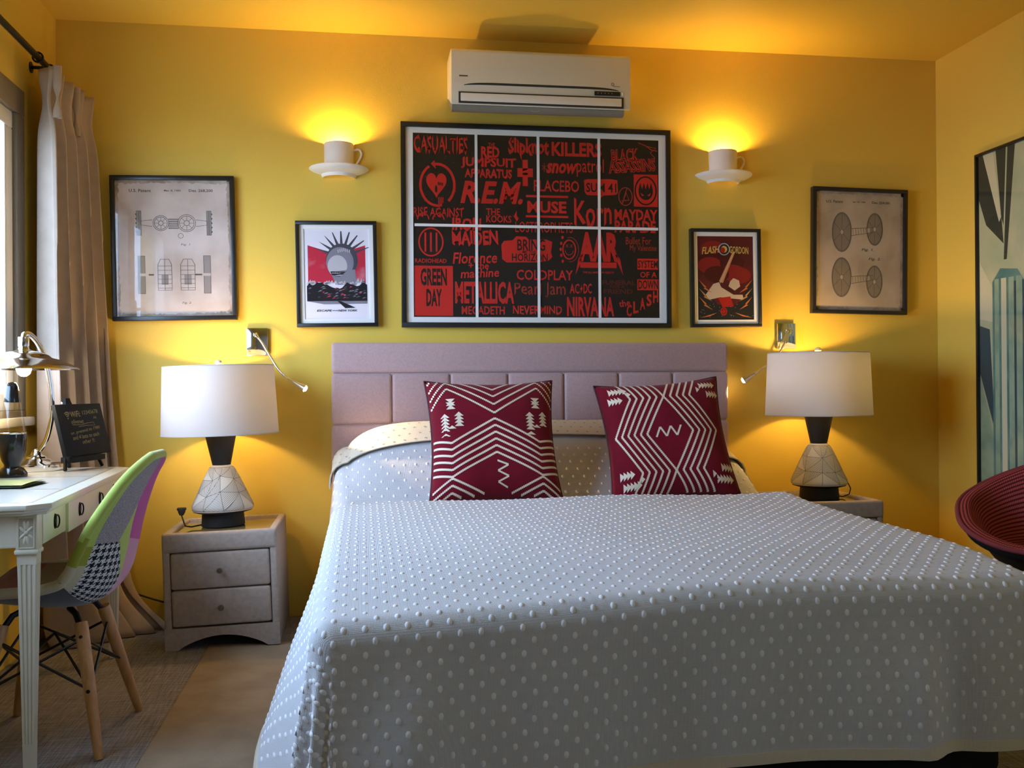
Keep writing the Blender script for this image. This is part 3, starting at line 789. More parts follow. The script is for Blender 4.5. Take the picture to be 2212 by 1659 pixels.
BANDS = [("CASUALTIES",0.110,0.942,0.213,0.083),("RISE AGAINST",0.100,0.571,0.200,0.049),("THE",0.313,0.947,0.027,0.022),("RED",0.307,0.906,0.074,0.063),("JUMPSUIT",0.300,0.844,0.221,0.066),("APPARATUS",0.299,0.789,0.190,0.050),("Slipknot",0.462,0.932,0.165,0.108),("KILLERS",0.659,0.935,0.207,0.080),("snow",0.597,0.828,0.122,0.058),("patrol",0.714,0.835,0.112,0.102),("R.E.M.",0.320,0.684,0.248,0.124),("PLACEBO",0.575,0.729,0.186,0.064),("*SUM 41",0.759,0.726,0.126,0.052),("MUSE",0.535,0.611,0.160,0.067),("Korn",0.724,0.585,0.156,0.153),("THE",0.317,0.579,0.056,0.038),("KOOKS",0.340,0.540,0.101,0.039),("MAYDAY",0.904,0.578,0.181,0.062),("PARADE",0.900,0.512,0.173,0.068),("LOSTPROPHETS",0.523,0.499,0.234,0.059),("RADIOHEAD",0.068,0.306,0.125,0.023),("IRON",0.211,0.511,0.115,0.069),("MAIDEN",0.244,0.435,0.183,0.077),("Florence",0.245,0.325,0.176,0.062),("+ the",0.258,0.283,0.082,0.037),("machine",0.264,0.242,0.153,0.049),("*BRING",0.470,0.400,0.113,0.063),("*ME THE",0.462,0.361,0.054,0.016),("*HORIZON",0.464,0.331,0.145,0.043),("THE ALL-AMERICAN REJECTS",0.745,0.251,0.129,0.014),("Bullet For",0.913,0.433,0.106,0.041),("My Valentine",0.933,0.388,0.112,0.042),("*GREEN",0.079,0.218,0.104,0.095),("*DAY",0.080,0.106,0.061,0.094),("METALLICA",0.281,0.135,0.236,0.122),("MEGADETH",0.275,0.038,0.172,0.046),("COLDPLAY",0.525,0.235,0.230,0.057),("Pearl Jam",0.505,0.150,0.208,0.089),("AC",0.646,0.161,0.040,0.056),("DC",0.700,0.162,0.034,0.056),("-FUNERAL",0.830,0.197,0.139,0.026),("-FOR A",0.824,0.175,0.061,0.015),("-FRIEND",0.827,0.148,0.122,0.026),("*SYSTEM",0.952,0.302,0.084,0.043),("OF A",0.954,0.243,0.070,0.032),("*DOWN",0.953,0.187,0.083,0.050),("NEVERMIND",0.494,0.042,0.200,0.045),("NIRVANA",0.712,0.061,0.195,0.109),("the",0.853,0.082,0.047,0.038)]
BOLD = {'R.E.M.', 'KOOKS', 'THE', 'METALLICA', 'MAYDAY', 'PARADE', 'snow', 'MUSE', '*GREEN', '*DAY', '*SYSTEM', '*DOWN', 'OF A', 'NEVERMIND', 'JUMPSUIT', 'APPARATUS', 'RED', 'AC', 'DC', 'MAIDEN', 'IRON', 'RADIOHEAD', 'KILLERS', 'Florence', 'machine', '+ the', 'NIRVANA', 'MEGADETH', 'CLASH', 'Slipknot', '*SUM 41'}
SOFT = {'RADIOHEAD', 'Florence', 'machine', '+ the', 'the', '*SYSTEM', '*DOWN', 'OF A', 'KOOKS', 'THE', 'MEGADETH', 'NEVERMIND', '*SUM 41', 'AC', 'DC'}
THIN = {'Pearl Jam', 'patrol', 'Bullet For', 'My Valentine', 'LOSTPROPHETS'}
JAG = {'CASUALTIES': .22, 'RISE AGAINST': .16, 'JUMPSUIT': .10, 'APPARATUS': .10, 'Slipknot': .18, 'Korn': .12, 'MAIDEN': .14, 'IRON': .12, 'NEVERMIND': .10, 'Pearl Jam': .12}
def draw_bands(s, w, h):
    X = lambda u: (u-.5)*w
    Y = lambda v: (v-.5)*h
    RED, DK, DIM = 1, 0, 2
    def rr(u0, u1, v0, v1, m=RED, z=.0002): s.rect(X(u0), X(u1), Y(v0), Y(v1), m, z)
    rr(.003, .155, .007, .279); rr(.908, .995, .272, .333); rr(.907, .997, .156, .217); rr(.895, .996, .625, .806)
    rr(.450, .622, .664, .676); rr(.449, .622, .553, .564)
    rr(.437, .458, .725, .870); rr(.416, .479, .775, .823)
    s.poly([(X(u), Y(v)) for u, v in ((.688, .765), (.70, .772), (.80, .775), (.826, .77), (.829, .70), (.82, .688), (.77, .683), (.755, .668), (.745, .682), (.70, .684), (.69, .70))], RED, .0002)
    s.poly([(X(u), Y(v)) for u, v in ((.349, .40), (.36, .42), (.395, .425), (.41, .447), (.45, .445), (.46, .43), (.53, .432), (.556, .42), (.55, .36), (.556, .335), (.54, .315), (.50, .305), (.37, .302), (.352, .32))], RED, .0002)
    for t, u, v, uw, vh in BANDS:
        m, z = RED, .0003; key = t
        if t[0] == '*': m, z, t = DK, .0004, t[1:]
        elif t[0] == '-': m, t = DIM, t[1:]
        if t in ('Pearl Jam', 'Bullet For', 'My Valentine'): m = 3
        bold = .016 if key in SOFT else .035 if key in BOLD else (0. if key in THIN else .015)
        rot = {'IRON': -.02, 'MAIDEN': .05, 'Florence': .03, 'machine': .05, 'the': .15}.get(t, 0)
        sh = {'R.E.M.': .22, 'snow': .18, 'Florence': .15, 'machine': .15, '+ the': .1}.get(t, 0)
        s.text(t, X(u), Y(v), uw*w, vh*h, m, z, bold, sh, rot, JAG.get(t, 0))
    # outlined double line with a branch, heart in a ring, smaller emblems
    for t, u, v, uw, vh in (('BLACK', .860, .911, .112, .066), ('ASSASSINS', .888, .853, .19, .066)):
        s.text(t, X(u), Y(v), uw*w*1.04, vh*h*1.12, RED, .0002, .05, 0, .08); s.text(t, X(u), Y(v), uw*w, vh*h, DK, .0004, -.012, 0, .08)
    s.line([(X(.915), Y(.985)), (X(.95), Y(.965)), (X(.99), Y(.955)), (X(.965), Y(.93)), (X(.985), Y(.90)), (X(.97), Y(.875))], .004, 3, .0003)
    s.line([(X(.95), Y(.965)), (X(.97), Y(.945)), (X(.995), Y(.94))], .004, 3, .0003)
    cx, cy, rx, ry = X(.096), Y(.72), .067*w, .113*h
    s.ring(cx, cy, rx, ry, .012, RED, .0003, 30, R(-50), R(100)); s.ring(cx, cy, rx, ry, .011, RED, .0003, 30, R(118), R(285))
    s.poly([(cx-.030, cy+ry*1.02), (cx-.012, cy+ry*1.18), (cx-.008, cy+ry*.78)], RED, .0003)
    hp = []
    for i in range(40):
        a = 2*PI*i/40; hp.append((cx-.004*w+.0025*w*16*math.sin(a)**3, cy+.006*h+.0048*h*(13*math.cos(a)-5*math.cos(2*a)-2*math.cos(3*a)-math.cos(4*a))))
    s.poly(hp, RED, .0003)
    for i in range(4): s.ellipse(cx+.004+i*.0062, cy+.006-i*.001, .0025, .009, DK, .0005, 12)
    s.ellipse(cx-.006, cy-.018, .006, .018, DK, .0005, 14)
    for i in range(4): s.line([(cx+.004+i*.007, cy-.055), (cx+.006+i*.006, cy-.10+.006*i)], .0035, RED, .0003)
    # round emblem with bars in place of the animal mascot
    for k in (-1, 1): s.ring(X(.069+.030*k), Y(.53), .022*w, .035*h, .005, RED, .0003, 20, 0, PI)
    s.ring(X(.069), Y(.408), .047*w, .075*h, .007, RED, .0003)
    for k in (-1, 0, 1): s.rect(X(.069+.022*k)-.004, X(.069+.022*k)+.004, Y(.355), Y(.46), RED, .0003)
    # circle with triangle, square with dark disc of flames, star flake, lightning
    s.ring(X(.86), Y(.68), .028*w, .050*h, .004, 3, .0003)
    s.line([(X(.842), Y(.655)), (X(.875), Y(.66)), (X(.863), Y(.70)), (X(.848), Y(.645))], .005, 3, .0003); s.line([(X(.846), Y(.64)), (X(.866), Y(.725))], .004, 3, .0003)
    cx, cy = X(.945), Y(.715); s.ring(cx, cy, .044*w, .078*h, .007, DK, .0004)
    s.poly([(cx+.030*w*math.cos(R(a)), cy-.006+.045*h*math.sin(R(a))) for a in range(180, 361, 15)]+[(cx+(.030-.0075*i)*w, cy+(.045 if i % 2 else .008)*h) for i in range(9)], DK, .0004)
    for k in (-1, 1): s.poly([(cx+k*.006*w, cy-.022), (cx+k*.022*w, cy-.010), (cx+k*.016*w, cy-.025)], RED, .0006)
    for i in range(3):
        a = PI*i/3+.5; s.line([(X(.525)-.012*math.cos(a), Y(.83)-.02*math.sin(a)), (X(.525)+.012*math.cos(a), Y(.83)+.02*math.sin(a))], .0028, 3, .0003)
    s.poly([(X(u), Y(v)) for u, v in ((.678, .185), (.668, .155), (.674, .158), (.670, .134), (.681, .168), (.675, .166))], RED, .0003)
    # winged bird, smiling ring with arrows, large monogram on a bar
    s.poly([(X(u), Y(v)) for u, v in ((.388, .575), (.400, .556), (.412, .588), (.412, .560), (.420, .545), (.412, .528), (.404, .548))], RED, .0003)
    cx, cy = X(.625), Y(.378); s.ring(cx, cy, .026*w, .052*h, .006, RED, .0003); s.ring(cx, cy, .017*w, .030*h, .003, RED, .0003, 16, R(190), R(350))
    for k in (-1, 1): s.line([(cx+k*.010-.005, cy+.010), (cx+k*.010+.005, cy+.024)], .0022, RED, .0003); s.line([(cx+k*.010+.005, cy+.010), (cx+k*.010-.005, cy+.024)], .0022, RED, .0003)
    s.ring(cx+.005, cy, .034*w, .068*h, .0025, 3, .0003, 24, R(-100), R(110))
    for i in range(5): s.ellipse(X(.598-.008*math.sin(PI*i/4)), Y(.445-.033*i), .006, .008, RED, .0003, 8)
    s.text('AAR', X(.749), Y(.395), .168*w, .165*h, RED, .0003, .055); rr(.67, .821, .278, .309)
    for k in (-1, 1): s.poly([(X(.749+k*.066), Y(.36)), (X(.749+k*.086), Y(.33)), (X(.749+k*.099), Y(.237)), (X(.749+k*.074), Y(.315))], RED, .0003)
    for i, ch in enumerate('CLASH'): s.text(ch, X(.872+i*.028), Y(.040+.020*i), .022*w, .066*h, RED, .0003, .03, .2, .2)
    for i in range(26):
        s.ellipse(X(.02+random.random()*.17), Y(.60+random.random()*.28), .0012+.0015*random.random(), .0015+.0015*random.random(), 3, .0003, 6)
print_dk = mat('poster_black', (.022, .017, .013), .7, spec=.1)
pred = mat('poster_red', (.62, .030, .022), .7, spec=.1, noise=(4, (.50, .024, .016), .35, .65))
pdim = mat('poster_dim_red', (.13, .022, .014), .7, spec=.1)
pthin = mat('poster_rust', (.40, .04, .022), .7, spec=.1)
framed('band_poster', 'large black framed poster of red band names above the headboard', 'poster', .793, 1.7385, 1.252, .922, .022, (.0325, .0245), draw_bands, [print_dk, pred, pdim, pthin])

paper_l = mat('aged_paper', (.62, .53, .48), .8, noise=(5, (.42, .33, .27), .42, .72), spec=.1)
ink = mat('drawing_ink', (.09, .08, .075), .8, spec=.1); ink2 = mat('drawing_hatch', (.27, .235, .22), .8, spec=.1)
edge_m = mat('aged_edge', (.33, .25, .185), .8, noise=(16, (.52, .42, .36), .4, .65), spec=.1)
def aged(s, w, h):
    rng = random.Random(3)
    for k in range(4):            # ragged brown foxing along the borders of the sheet
        n = 60; L0 = w if k < 2 else h; pts = []
        for i in range(n+1): pts.append((-L0/2+L0*i/n, .006+.012*rng.random()*abs(2*i/n-1)+.006*rng.random()))
        for i in range(n):
            (a, da), (b, db) = pts[i], pts[i+1]
            if k < 2:
                sg = 1 if k == 0 else -1; s.poly([(a, sg*h/2), (b, sg*h/2), (b, sg*(h/2-db)), (a, sg*(h/2-da))], 3, .0001)
            else:
                sg = 1 if k == 2 else -1; s.poly([(sg*w/2, a), (sg*w/2, b), (sg*(w/2-db), b), (sg*(w/2-da), a)], 3, .0001)
def header(s, w, h, date, num, y):
    s.text('U.S. Patent', -.285*w, y, .19*w, .023*h, 1, .0002, .02); s.text(date, -.005*w, y, .145*w, .015*h, 1, .0002, .02); s.text(num, .245*w, y, .21*w, .024*h, 1, .0002, .02)
LW = .0016
def draw_gear(s, w, h):          # a plain two-wheel machine in two views
    aged(s, w, h); header(s, w, h, 'Mar. 8, 1983', 'Des. 268,200', .424*h)
    cy = .185*h
    for cx, r in ((-.11*w, .068*w), (.115*w, .078*w)):
        for q in (1, .82, .3): s.ring(cx, cy, r*q, r*q, LW*1.3, 1, .0002)
        for i in range(8):
            a = PI*i/4; s.line([(cx+r*.3*math.cos(a), cy+r*.3*math.sin(a)), (cx+r*.82*math.cos(a), cy+r*.82*math.sin(a))], LW, 1, .0002)
    for k in range(5): s.rect(-.045*w, .045*w, cy-.05*w+k*.02*w, cy-.05*w+k*.02*w+.012*w, 2, .0002); s.line([(-.045*w, cy-.05*w+k*.02*w), (.045*w, cy-.05*w+k*.02*w)], LW, 1, .0003)
    for sx in (-1, 1):
        c0 = .005*w
        s.line([(c0+sx*.19*w, cy+.03*w), (c0+sx*.29*w, cy+.018*w), (c0+sx*.29*w, cy-.018*w), (c0+sx*.19*w, cy-.03*w)], LW*1.2, 1, .0002)
        q = [(c0+sx*.285*w, cy-.11*w), (c0+sx*.325*w, cy-.11*w), (c0+sx*.325*w, cy+.11*w), (c0+sx*.285*w, cy+.11*w)]
        s.poly(q if sx > 0 else q[::-1], 2, .0002); s.line(q, LW*1.4, 1, .0003, True); s.line([(c0+sx*.305*w, cy-.11*w), (c0+sx*.305*w, cy+.11*w)], LW, 1, .0003)
        for k in range(5): s.line([(c0+sx*.335*w, cy-.08*w+k*.04*w), (c0+sx*.325*w, cy-.08*w+k*.04*w)], LW*4, 1, .0002)
    s.ring(.06*w, cy-.115*w, .022*w, .022*w, LW, 1, .0002); s.text('Fig. 1', .10*w, .025*h, .075*w, .018*h, 1, .0002, .0, .3)
    cy = -.195*h
    for cx, ww in ((-.085*w, .12*w), (.115*w, .125*w)):
        s.line([(cx-ww/2, cy-.14*w), (cx+ww/2, cy-.14*w), (cx+ww/2, cy+.09*w), (cx+ww*.3, cy+.14*w), (cx-ww*.3, cy+.14*w), (cx-ww/2, cy+.09*w)], LW*1.4, 1, .0002, True)
        for k in range(6): s.line([(cx-ww/2, cy-.12*w+k*.04*w), (cx+ww/2, cy-.12*w+k*.04*w)], LW, 1, .0002)
        s.rect(cx-ww*.25, cx+ww*.25, cy-.09*w, cy-.0*w, 2, .0001); s.line([(cx, cy-.14*w), (cx, cy+.14*w)], LW, 1, .0002)
    for sx in (-1, 1):
        q = [(sx*.255*w, cy-.17*w), (sx*.315*w, cy-.17*w), (sx*.315*w, cy+.17*w), (sx*.255*w, cy+.17*w)]
        s.poly(q if sx > 0 else q[::-1], 2, .0002); s.line(q, LW*1.6, 1, .0003, True); s.rect(sx*.27*w-.03*w, sx*.27*w+.045*w, cy-.012*w, cy+.012*w, 0, .0004); s.line([(sx*.18*w, cy), (sx*.24*w, cy)], LW*4, 1, .0002)
    s.text('Fig. 2', .10*w, -.405*h, .075*w, .018*h, 1, .0002, .0, .3)
def draw_spool(s, w, h):         # a plain winding spool in two perspectives
    aged(s, w, h); header(s, w, h, 'Jan. 25, 1980', 'Des. 254,081', .415*h)
    for cy, k in ((.17*h, 1), (-.235*h, -1)):
        for cx, dy, sc in ((-.20*w, -.012*h*k, 1.), (.175*w, .02*h*k, .82)):
            rx, ry = .11*w*sc, .165*h*sc
            s.ellipse(cx, cy+dy, rx, ry, 2, .0002, 40); s.ring(cx, cy+dy, rx, ry, LW*1.8, 1, .0003); s.ring(cx, cy+dy, rx*.92, ry*.94, LW, 1, .0003); s.ellipse(cx, cy+dy, .018*w, .02*h, 0, .0004, 16); s.ring(cx, cy+dy, .018*w, .02*h, LW, 1, .0005)
            for i in range(3):
                a = PI*i/3+.5; s.line([(cx-rx*math.cos(a), cy+dy-ry*math.sin(a)), (cx+rx*math.cos(a), cy+dy+ry*math.sin(a))], LW, 1, .0003)
        s.poly([(-.09*w, cy+.02*h), (.12*w, cy+.035*h), (.12*w, cy-.01*h), (-.09*w, cy-.04*h)], 0, .0003); s.line([(-.09*w, cy+.02*h), (.16*w, cy+.035*h)], LW*1.4, 1, .0004); s.line([(-.09*w, cy-.04*h), (.16*w, cy-.005*h)], LW*1.4, 1, .0004)
        for q in range(6): s.line([(-.07*w+q*.03*w, cy-.036*h+q*.005*h), (-.075*w+q*.03*w, cy+.022*h+q*.002*h)], LW, 1, .0004)
    s.text('Fig. 1.', .10*w, .012*h, .14*w, .028*h, 1, .0002, .02, .35); s.text('Fig. 2.', .18*w, -.065*h, .14*w, .028*h, 1, .0002, .02, .35)
pm = [paper_l, ink, ink2, edge_m]
framed('patent_print', 'black framed aged patent drawing dated Mar. 8, 1983 beside the curtain', 'picture', -.8115, 1.6175, .517, .626, .019, None, draw_gear, pm, tilt=R(1.0), group='framed patent drawings')
pm2 = [mat('browner_paper', (.52, .43, .34), .8, noise=(5, (.36, .285, .205), .42, .72), spec=.1), ink, mat('brown_hatch', (.25, .205, .155), .8, spec=.1), edge_m]
framed('patent_print', 'black framed aged patent drawing numbered Des. 254,081 near the right corner', 'picture', 2.364, 1.650, .487, .606, .018, None, draw_spool, pm2, tilt=R(-.9), group='framed patent drawings')

def draw_monument(s, w, h):      # grey dome with spikes over a red sky, black rubble; title below
    rng = random.Random(5)
    s.poly([(-.44*w, .32*h), (-.05*w, .23*h), (.05*w, .23*h), (.44*w, .32*h), (.44*w, -.10*h), (-.44*w, -.10*h)], 1, .0001)
    for i in range(9):
        a = R(25+i*16.5); c, q = math.cos(a), math.sin(a); cx, cy = .08*w, .17*h
        s.poly([(cx+.22*w*c-.02*w*q, cy+.17*h*q+.015*h*c), (cx+.46*w*c-.01*w*q, cy+.31*h*q), (cx+.46*w*c+.008*w*q, cy+.31*h*q-.006*h), (cx+.22*w*c+.02*w*q, cy+.17*h*q-.015*h*c)], 3, .0002)
    s.ellipse(.08*w, .15*h, .245*w, .19*h, 3, .0003, 36); s.ellipse(.05*w, .13*h, .21*w, .17*h, 4, .0004, 36)
    s.ellipse(.01*w, .09*h, .15*w, .12*h, 5, .0005, 30); s.poly([(-.10*w, .03*h), (.28*w, .05*h), (.30*w, -.12*h), (-.02*w, -.12*h)], 4, .0005)
    for i in range(7): s.line([(.02*w+i*.03*w, .29*h-.006*h*abs(i-3)), (.03*w+i*.028*w, .255*h-.006*h*abs(i-3))], .004, 5, .0006)
    for i in range(40):
        x, y = (-.44+.88*rng.random())*w, (-.09-.03*rng.random())*h; s.poly([(x-.03*w, y), (x+.03*w, y-.01*h), (x+.01*w, y+.05*h*rng.random())], 5, .0006)
    pts = [(-.46*w, -.30*h)]+[(-.46*w+.92*w*i/24, -.12*h+(.05*rng.random()-.02)*h-.03*h*(abs(i-12) < 4)) for i in range(25)]+[(.46*w, -.30*h)]
    s.poly(pts, 2, .0007)
    for i in range(46):
        x, y = (-.44+.88*rng.random())*w, (-.15-.13*rng.random())*h; s.poly([(x-.04*w*rng.random(), y), (x+.04*w, y+.012*h), (x+.01*w, y+.02*h)], rng.choice((3, 3, 4, 1)), .0008)
    s.poly([(-.46*w, -.30*h), (.46*w, -.29*h), (.46*w, -.33*h), (-.2*w, -.335*h)], 4, .0007); s.poly([(0, -.30*h), (.05*w, -.30*h), (.28*w, -.375*h), (.12*w, -.38*h)], 2, .0008)
    s.text('ESCAPE', -.20*w, -.405*h, .22*w, .022*h, 2, .0004, .03, .3); s.text('FROM', -.035*w, -.405*h, .08*w, .011*h, 2, .0004, .02, .3); s.text('NEW YORK', .16*w, -.405*h, .29*w, .024*h, 2, .0004, .03, .3)
pw = [mat('print_pale', (.76, .74, .82), .8, spec=.1), mat('print_crimson', (.50, .03, .06), .8, spec=.1, noise=(14, (.56, .16, .2), .55, .75)), mat('print_black', (.018, .017, .022), .8, spec=.1), mat('print_slate', (.07, .07, .09), .8, spec=.1), mat('print_grey', (.22, .22, .27), .8, spec=.1), mat('print_light_grey', (.50, .48, .52), .8, spec=.1)]
framed('film_poster', 'small black framed poster in red and grey left of the band poster', 'poster', -.1175, 1.513, .355, .469, .0165, (.018, .018), draw_monument, pw, tilt=R(.75), group='small framed film posters')
def draw_rays(s, w, h):          # dark red field with slanting beam, pale mound and bolts; title above
    rng = random.Random(9)
    for i in range(9): s.ellipse((-.3+.6*rng.random())*w, (.0+.4*rng.random())*h, .22*w, .10*h, 1 if i % 2 else 2, .0001+.00002*i, 20)
    s.poly([(-.5*w, -.02*h), (-.14*w, -.32*h), (.2*w, -.32*h), (.5*w, -.02*h), (.5*w, -.5*h), (-.5*w, -.5*h)], 3, .0004)
    s.poly([(-.12*w, -.04*h), (-.05*w, -.06*h), (.17*w, .30*h), (.13*w, .31*h)], 4, .0006); s.line([(-.10*w, -.06*h), (.15*w, .31*h)], .003, 5, .0007)
    s.poly([(-.36*w, -.20*h), (-.22*w, -.07*h), (-.12*w, -.05*h), (-.08*w, -.11*h), (.14*w, -.20*h), (.30*w, -.20*h), (.32*w, -.26*h), (-.1*w, -.23*h), (-.3*w, -.26*h)], 5, .0006)
    s.poly([(-.14*w, -.24*h), (.08*w, -.22*h), (.14*w, -.34*h), (-.06*w, -.35*h)], 6, .0007); s.poly([(.08*w, -.04*h), (.14*w, .0), (.24*w, -.03*h), (.26*w, -.10*h), (.16*w, -.15*h), (.05*w, -.10*h)], 5, .0006)
    for sx in (-1, 1):
        for k in range(3):
            y = -.05-.1*k; s.poly([(sx*.48*w, (y+.03)*h), (sx*.34*w, (y-.06)*h), (sx*.37*w, (y-.06)*h), (sx*.24*w, (y-.13)*h), (sx*.40*w, (y-.075)*h), (sx*.37*w, (y-.07)*h)], 4 if k % 2 else 7, .0007)
        s.poly([(sx*.47*w, -.475*h), (sx*.16*w, -.415*h), (sx*.30*w, -.46*h)], 7, .0007)
    s.ring(-.04*w, -.40*h, .05*w, .042*h, .006, 6, .0008); s.ellipse(-.04*w, -.40*h, .03*w, .028*h, 6, .0008, 8)
    for i in range(30): s.ellipse((-.48+.96*rng.random())*w, (-.47+.16*rng.random())*h, .0016, .0012, 5, .0006, 6)
    s.text('FLASH', -.26*w, .335*h, .30*w, .085*h, 8, .0009, .02, .25, .10); s.text('GORDON', .245*w, .335*h, .34*w, .085*h, 8, .0009, .02, -.05, -.06)
    s.ellipse(-.02*w, .345*h, .10*w, .072*h, 3, .001, 28); s.ring(-.02*w, .345*h, .095*w, .068*h, .004, 9, .0011); s.ellipse(-.02*w, .345*h, .055*w, .04*h, 8, .0011, 20); s.ellipse(-.045*w, .335*h, .045*w, .033*h, 6, .0012, 20)
pf = [mat('print_wine', (.12, .012, .018), .8, spec=.1, noise=(9, (.06, .008, .012), .4, .7)), mat('print_red', (.24, .012, .014), .8, spec=.1), mat('print_maroon', (.07, .006, .010), .8, spec=.1), MATS['print_black'], mat('print_amber', (.52, .26, .12), .8, spec=.1), mat('print_cream', (.58, .44, .30), .8, spec=.1), mat('print_scarlet', (.40, .014, .012), .8, spec=.1), mat('print_orange', (.55, .17, .04), .8, spec=.1), mat('print_gold', (.60, .42, .10), .8, spec=.1), mat('print_silver', (.45, .45, .5), .8, spec=.1)]
framed('film_poster', 'small black framed dark red poster with gold title right of the band poster', 'poster', 1.688, 1.514, .345, .463, .0155, (.019, .019), draw_rays, pf, tilt=R(.45), group='small framed film posters')

def draw_towers(s, w, h):        # pale sky beams over green towers
    L = -w/2; B = -h/2
    U = lambda x: L+x
    V = lambda z: z-1.285
    s.rect(L, w/2, V(.53), h/2, 0, .0001)
    s.poly([(U(0), h/2), (U(.05), h/2), (U(.155), V(1.75)), (U(.17), V(1.62)), (U(.05), V(1.72)), (U(0), V(1.84))], 3, .0002)
    s.poly([(U(.03), h/2), (U(.10), h/2), (U(.155), V(1.74)), (U(.14), V(1.72))], 1, .0003)
    s.poly([(U(.12), h/2), (U(.19), h/2), (U(.17), V(1.70)), (U(.155), V(1.74))], 3, .00035)
    for i in range(6):
        x = .20+i*.13; s.poly([(U(x), h/2), (U(x+.05), h/2), (U(x-.01), V(1.55)), (U(x-.03), V(1.55))], (3, 1)[i % 2], .0003)
    s.poly([(U(0), V(1.56)), (U(.10), V(1.42)), (U(.10), V(1.28)), (U(0), V(1.30))], 1, .0002)
    s.poly([(U(0), V(1.27)), (U(.07), V(1.25)), (U(.10), V(.80)), (U(.0), V(1.05))], 4, .0003)
    s.poly([(U(.0), V(1.05)), (U(.10), V(.74)), (U(.16), V(.5)), (U(0), V(.5))], 2, .0003)
    s.poly([(U(.09), V(1.46)), (U(.145), V(1.515)), (U(.26), V(1.50)), (U(.34), V(1.40)), (U(.34), V(.5)), (U(.09), V(.5))], 5, .0004)
    for i, (a, b, m) in enumerate(((.105, .135, 2), (.135, .15, 5), (.15, .185, 1), (.185, .20, 5), (.20, .235, 2), (.235, .25, 4), (.25, .29, 2), (.29, .30, 4))):
        s.rect(U(a), U(b), V(.5), V(1.47-.02*(i % 2)), m, .0005+.00003*i)
    for i in range(5): s.rect(U(.38+i*.12), U(.46+i*.12), V(.5), V(1.1+.2*(i % 3)), (5, 4, 2)[i % 3], .0005)
pt = [mat('art_pale_yellow', (.50, .50, .30), .8, spec=.1, noise=(6, (.38, .43, .25), .4, .7)), mat('art_cream', (.60, .57, .36), .8, spec=.1), mat('art_sage', (.32, .42, .27), .8, spec=.1, noise=(12, (.22, .33, .22), .4, .65)), mat('art_olive_black', (.045, .05, .035), .8, spec=.1), mat('art_deep_teal', (.04, .075, .085), .8, spec=.1), mat('art_teal', (.08, .19, .17), .8, spec=.1, noise=(10, (.14, .27, .22), .4, .65))]
framed('tower_print', 'tall black framed picture of pale green towers on the right wall', 'picture', 0, 1.285, 1.06, 1.53, .012, None, draw_towers, pt, wall='right', cy=-.335-.53, depth=.024)

# ------------------------------------------------------------------ curtain and rod
def curtain():
    cl = mat('taupe_velvet_curtain', (.43, .34, .27), .75, sheen=.2, noise=(20, (.39, .305, .24), .35, .7), spec=.2)
    zt, Y0, Y1 = 2.245, -.475, -.055
    def pt(u, v):                     # u along the gathered width, v from the heading down
        z = zt-(zt-.004)*v
        y = Y0+(Y1-Y0)*u
        n = 4.3; ph = 2*PI*n*u+.5
        pinch = math.exp(-((v-.055)/.035)**2)
        amp = .050*(1-.45*pinch)*(.8+.5*v)
        x = XL+.088+.045*u+amp*math.sin(ph)+.012*math.sin(ph*2.1+v*3)*(.4+v)
        y += .018*math.cos(ph*1.0)*(1-.4*pinch)*(.6+v)+.06*v*smooth(.0, .4, 1-u)
        x += .075*v*u+.03*smooth(.5, 1, v)*u
        if v > .86:
            k = (v-.86)/.14; x += .14*k*k*(.3+u)+.02*math.sin(u*25+v*40)*k; y += -.10*k*k*u+.015*math.sin(u*31)*k
        xm = XL+.016
        return Vector((max(x, xm), min(y, -.012), z))
    c = MB(); c.grid(pt, 190, 90); 
    bmesh.ops.recalc_face_normals(c.bm, faces=c.bm.faces)
    for f in c.bm.faces: f.smooth = True
    o = c.build('curtain', cl, None, 80)
    md = o.modifiers.new('cloth_thickness', 'SOLIDIFY'); md.thickness = .003
    tag(o, 'taupe pinch-pleated curtain gathered in the corner beside the window', 'curtain')
    for i, u in enumerate((.055, .36, .67)):
        p = MB(); q0 = pt(u, .002); x = q0.x+.006
        p.grid(lambda a, b: Vector((x+.012+.017*math.sin(a*2*PI)*(1-.75*math.exp(-((b-.62)/.16)**2)), q0.y+.010*math.cos(a*2*PI)*(1-.6*math.exp(-((b-.62)/.16)**2)), zt+.004-.20*b)), 16, 20)
        p.build('pinch_pleat', cl, o)
    rod = MB(); rx, rz = XL+.066, zt+.038
    rod.tube([(rx, -3.0, rz), (rx, -.20, rz)], .0125, 16)
    ro = rod.build('curtain_rod', DARKMETAL, None); tag(ro, 'black metal curtain rod along the window wall', 'curtain rod')
    MB().lathe([(0, 0), (.02, .002), (.02, .02), (.012, .028), (0, .03)], 20, M=T(rx, -.20, rz) @ RX(R(-90))).build('finial', DARKMETAL, ro)
    for y in (-.32, -2.8):
        MB().tube([(XL+.001, y, rz), (rx, y, rz)], .007, 8).lathe([(0, 0), (.022, 0), (.022, .004), (0, .004)], 20, M=T(XL, y, rz) @ RY(R(90))).build('bracket', DARKMETAL, ro)
    for i, y in enumerate((-.445, -.30, -.24)):
        r = MB().tube([(rx+.0185*math.cos(a), y, rz+.0185*math.sin(a)) for a in [2*PI*k/20 for k in range(21)]], .0042, 6, caps=False).build('curtain_ring', DARKMETAL, o)
curtain()

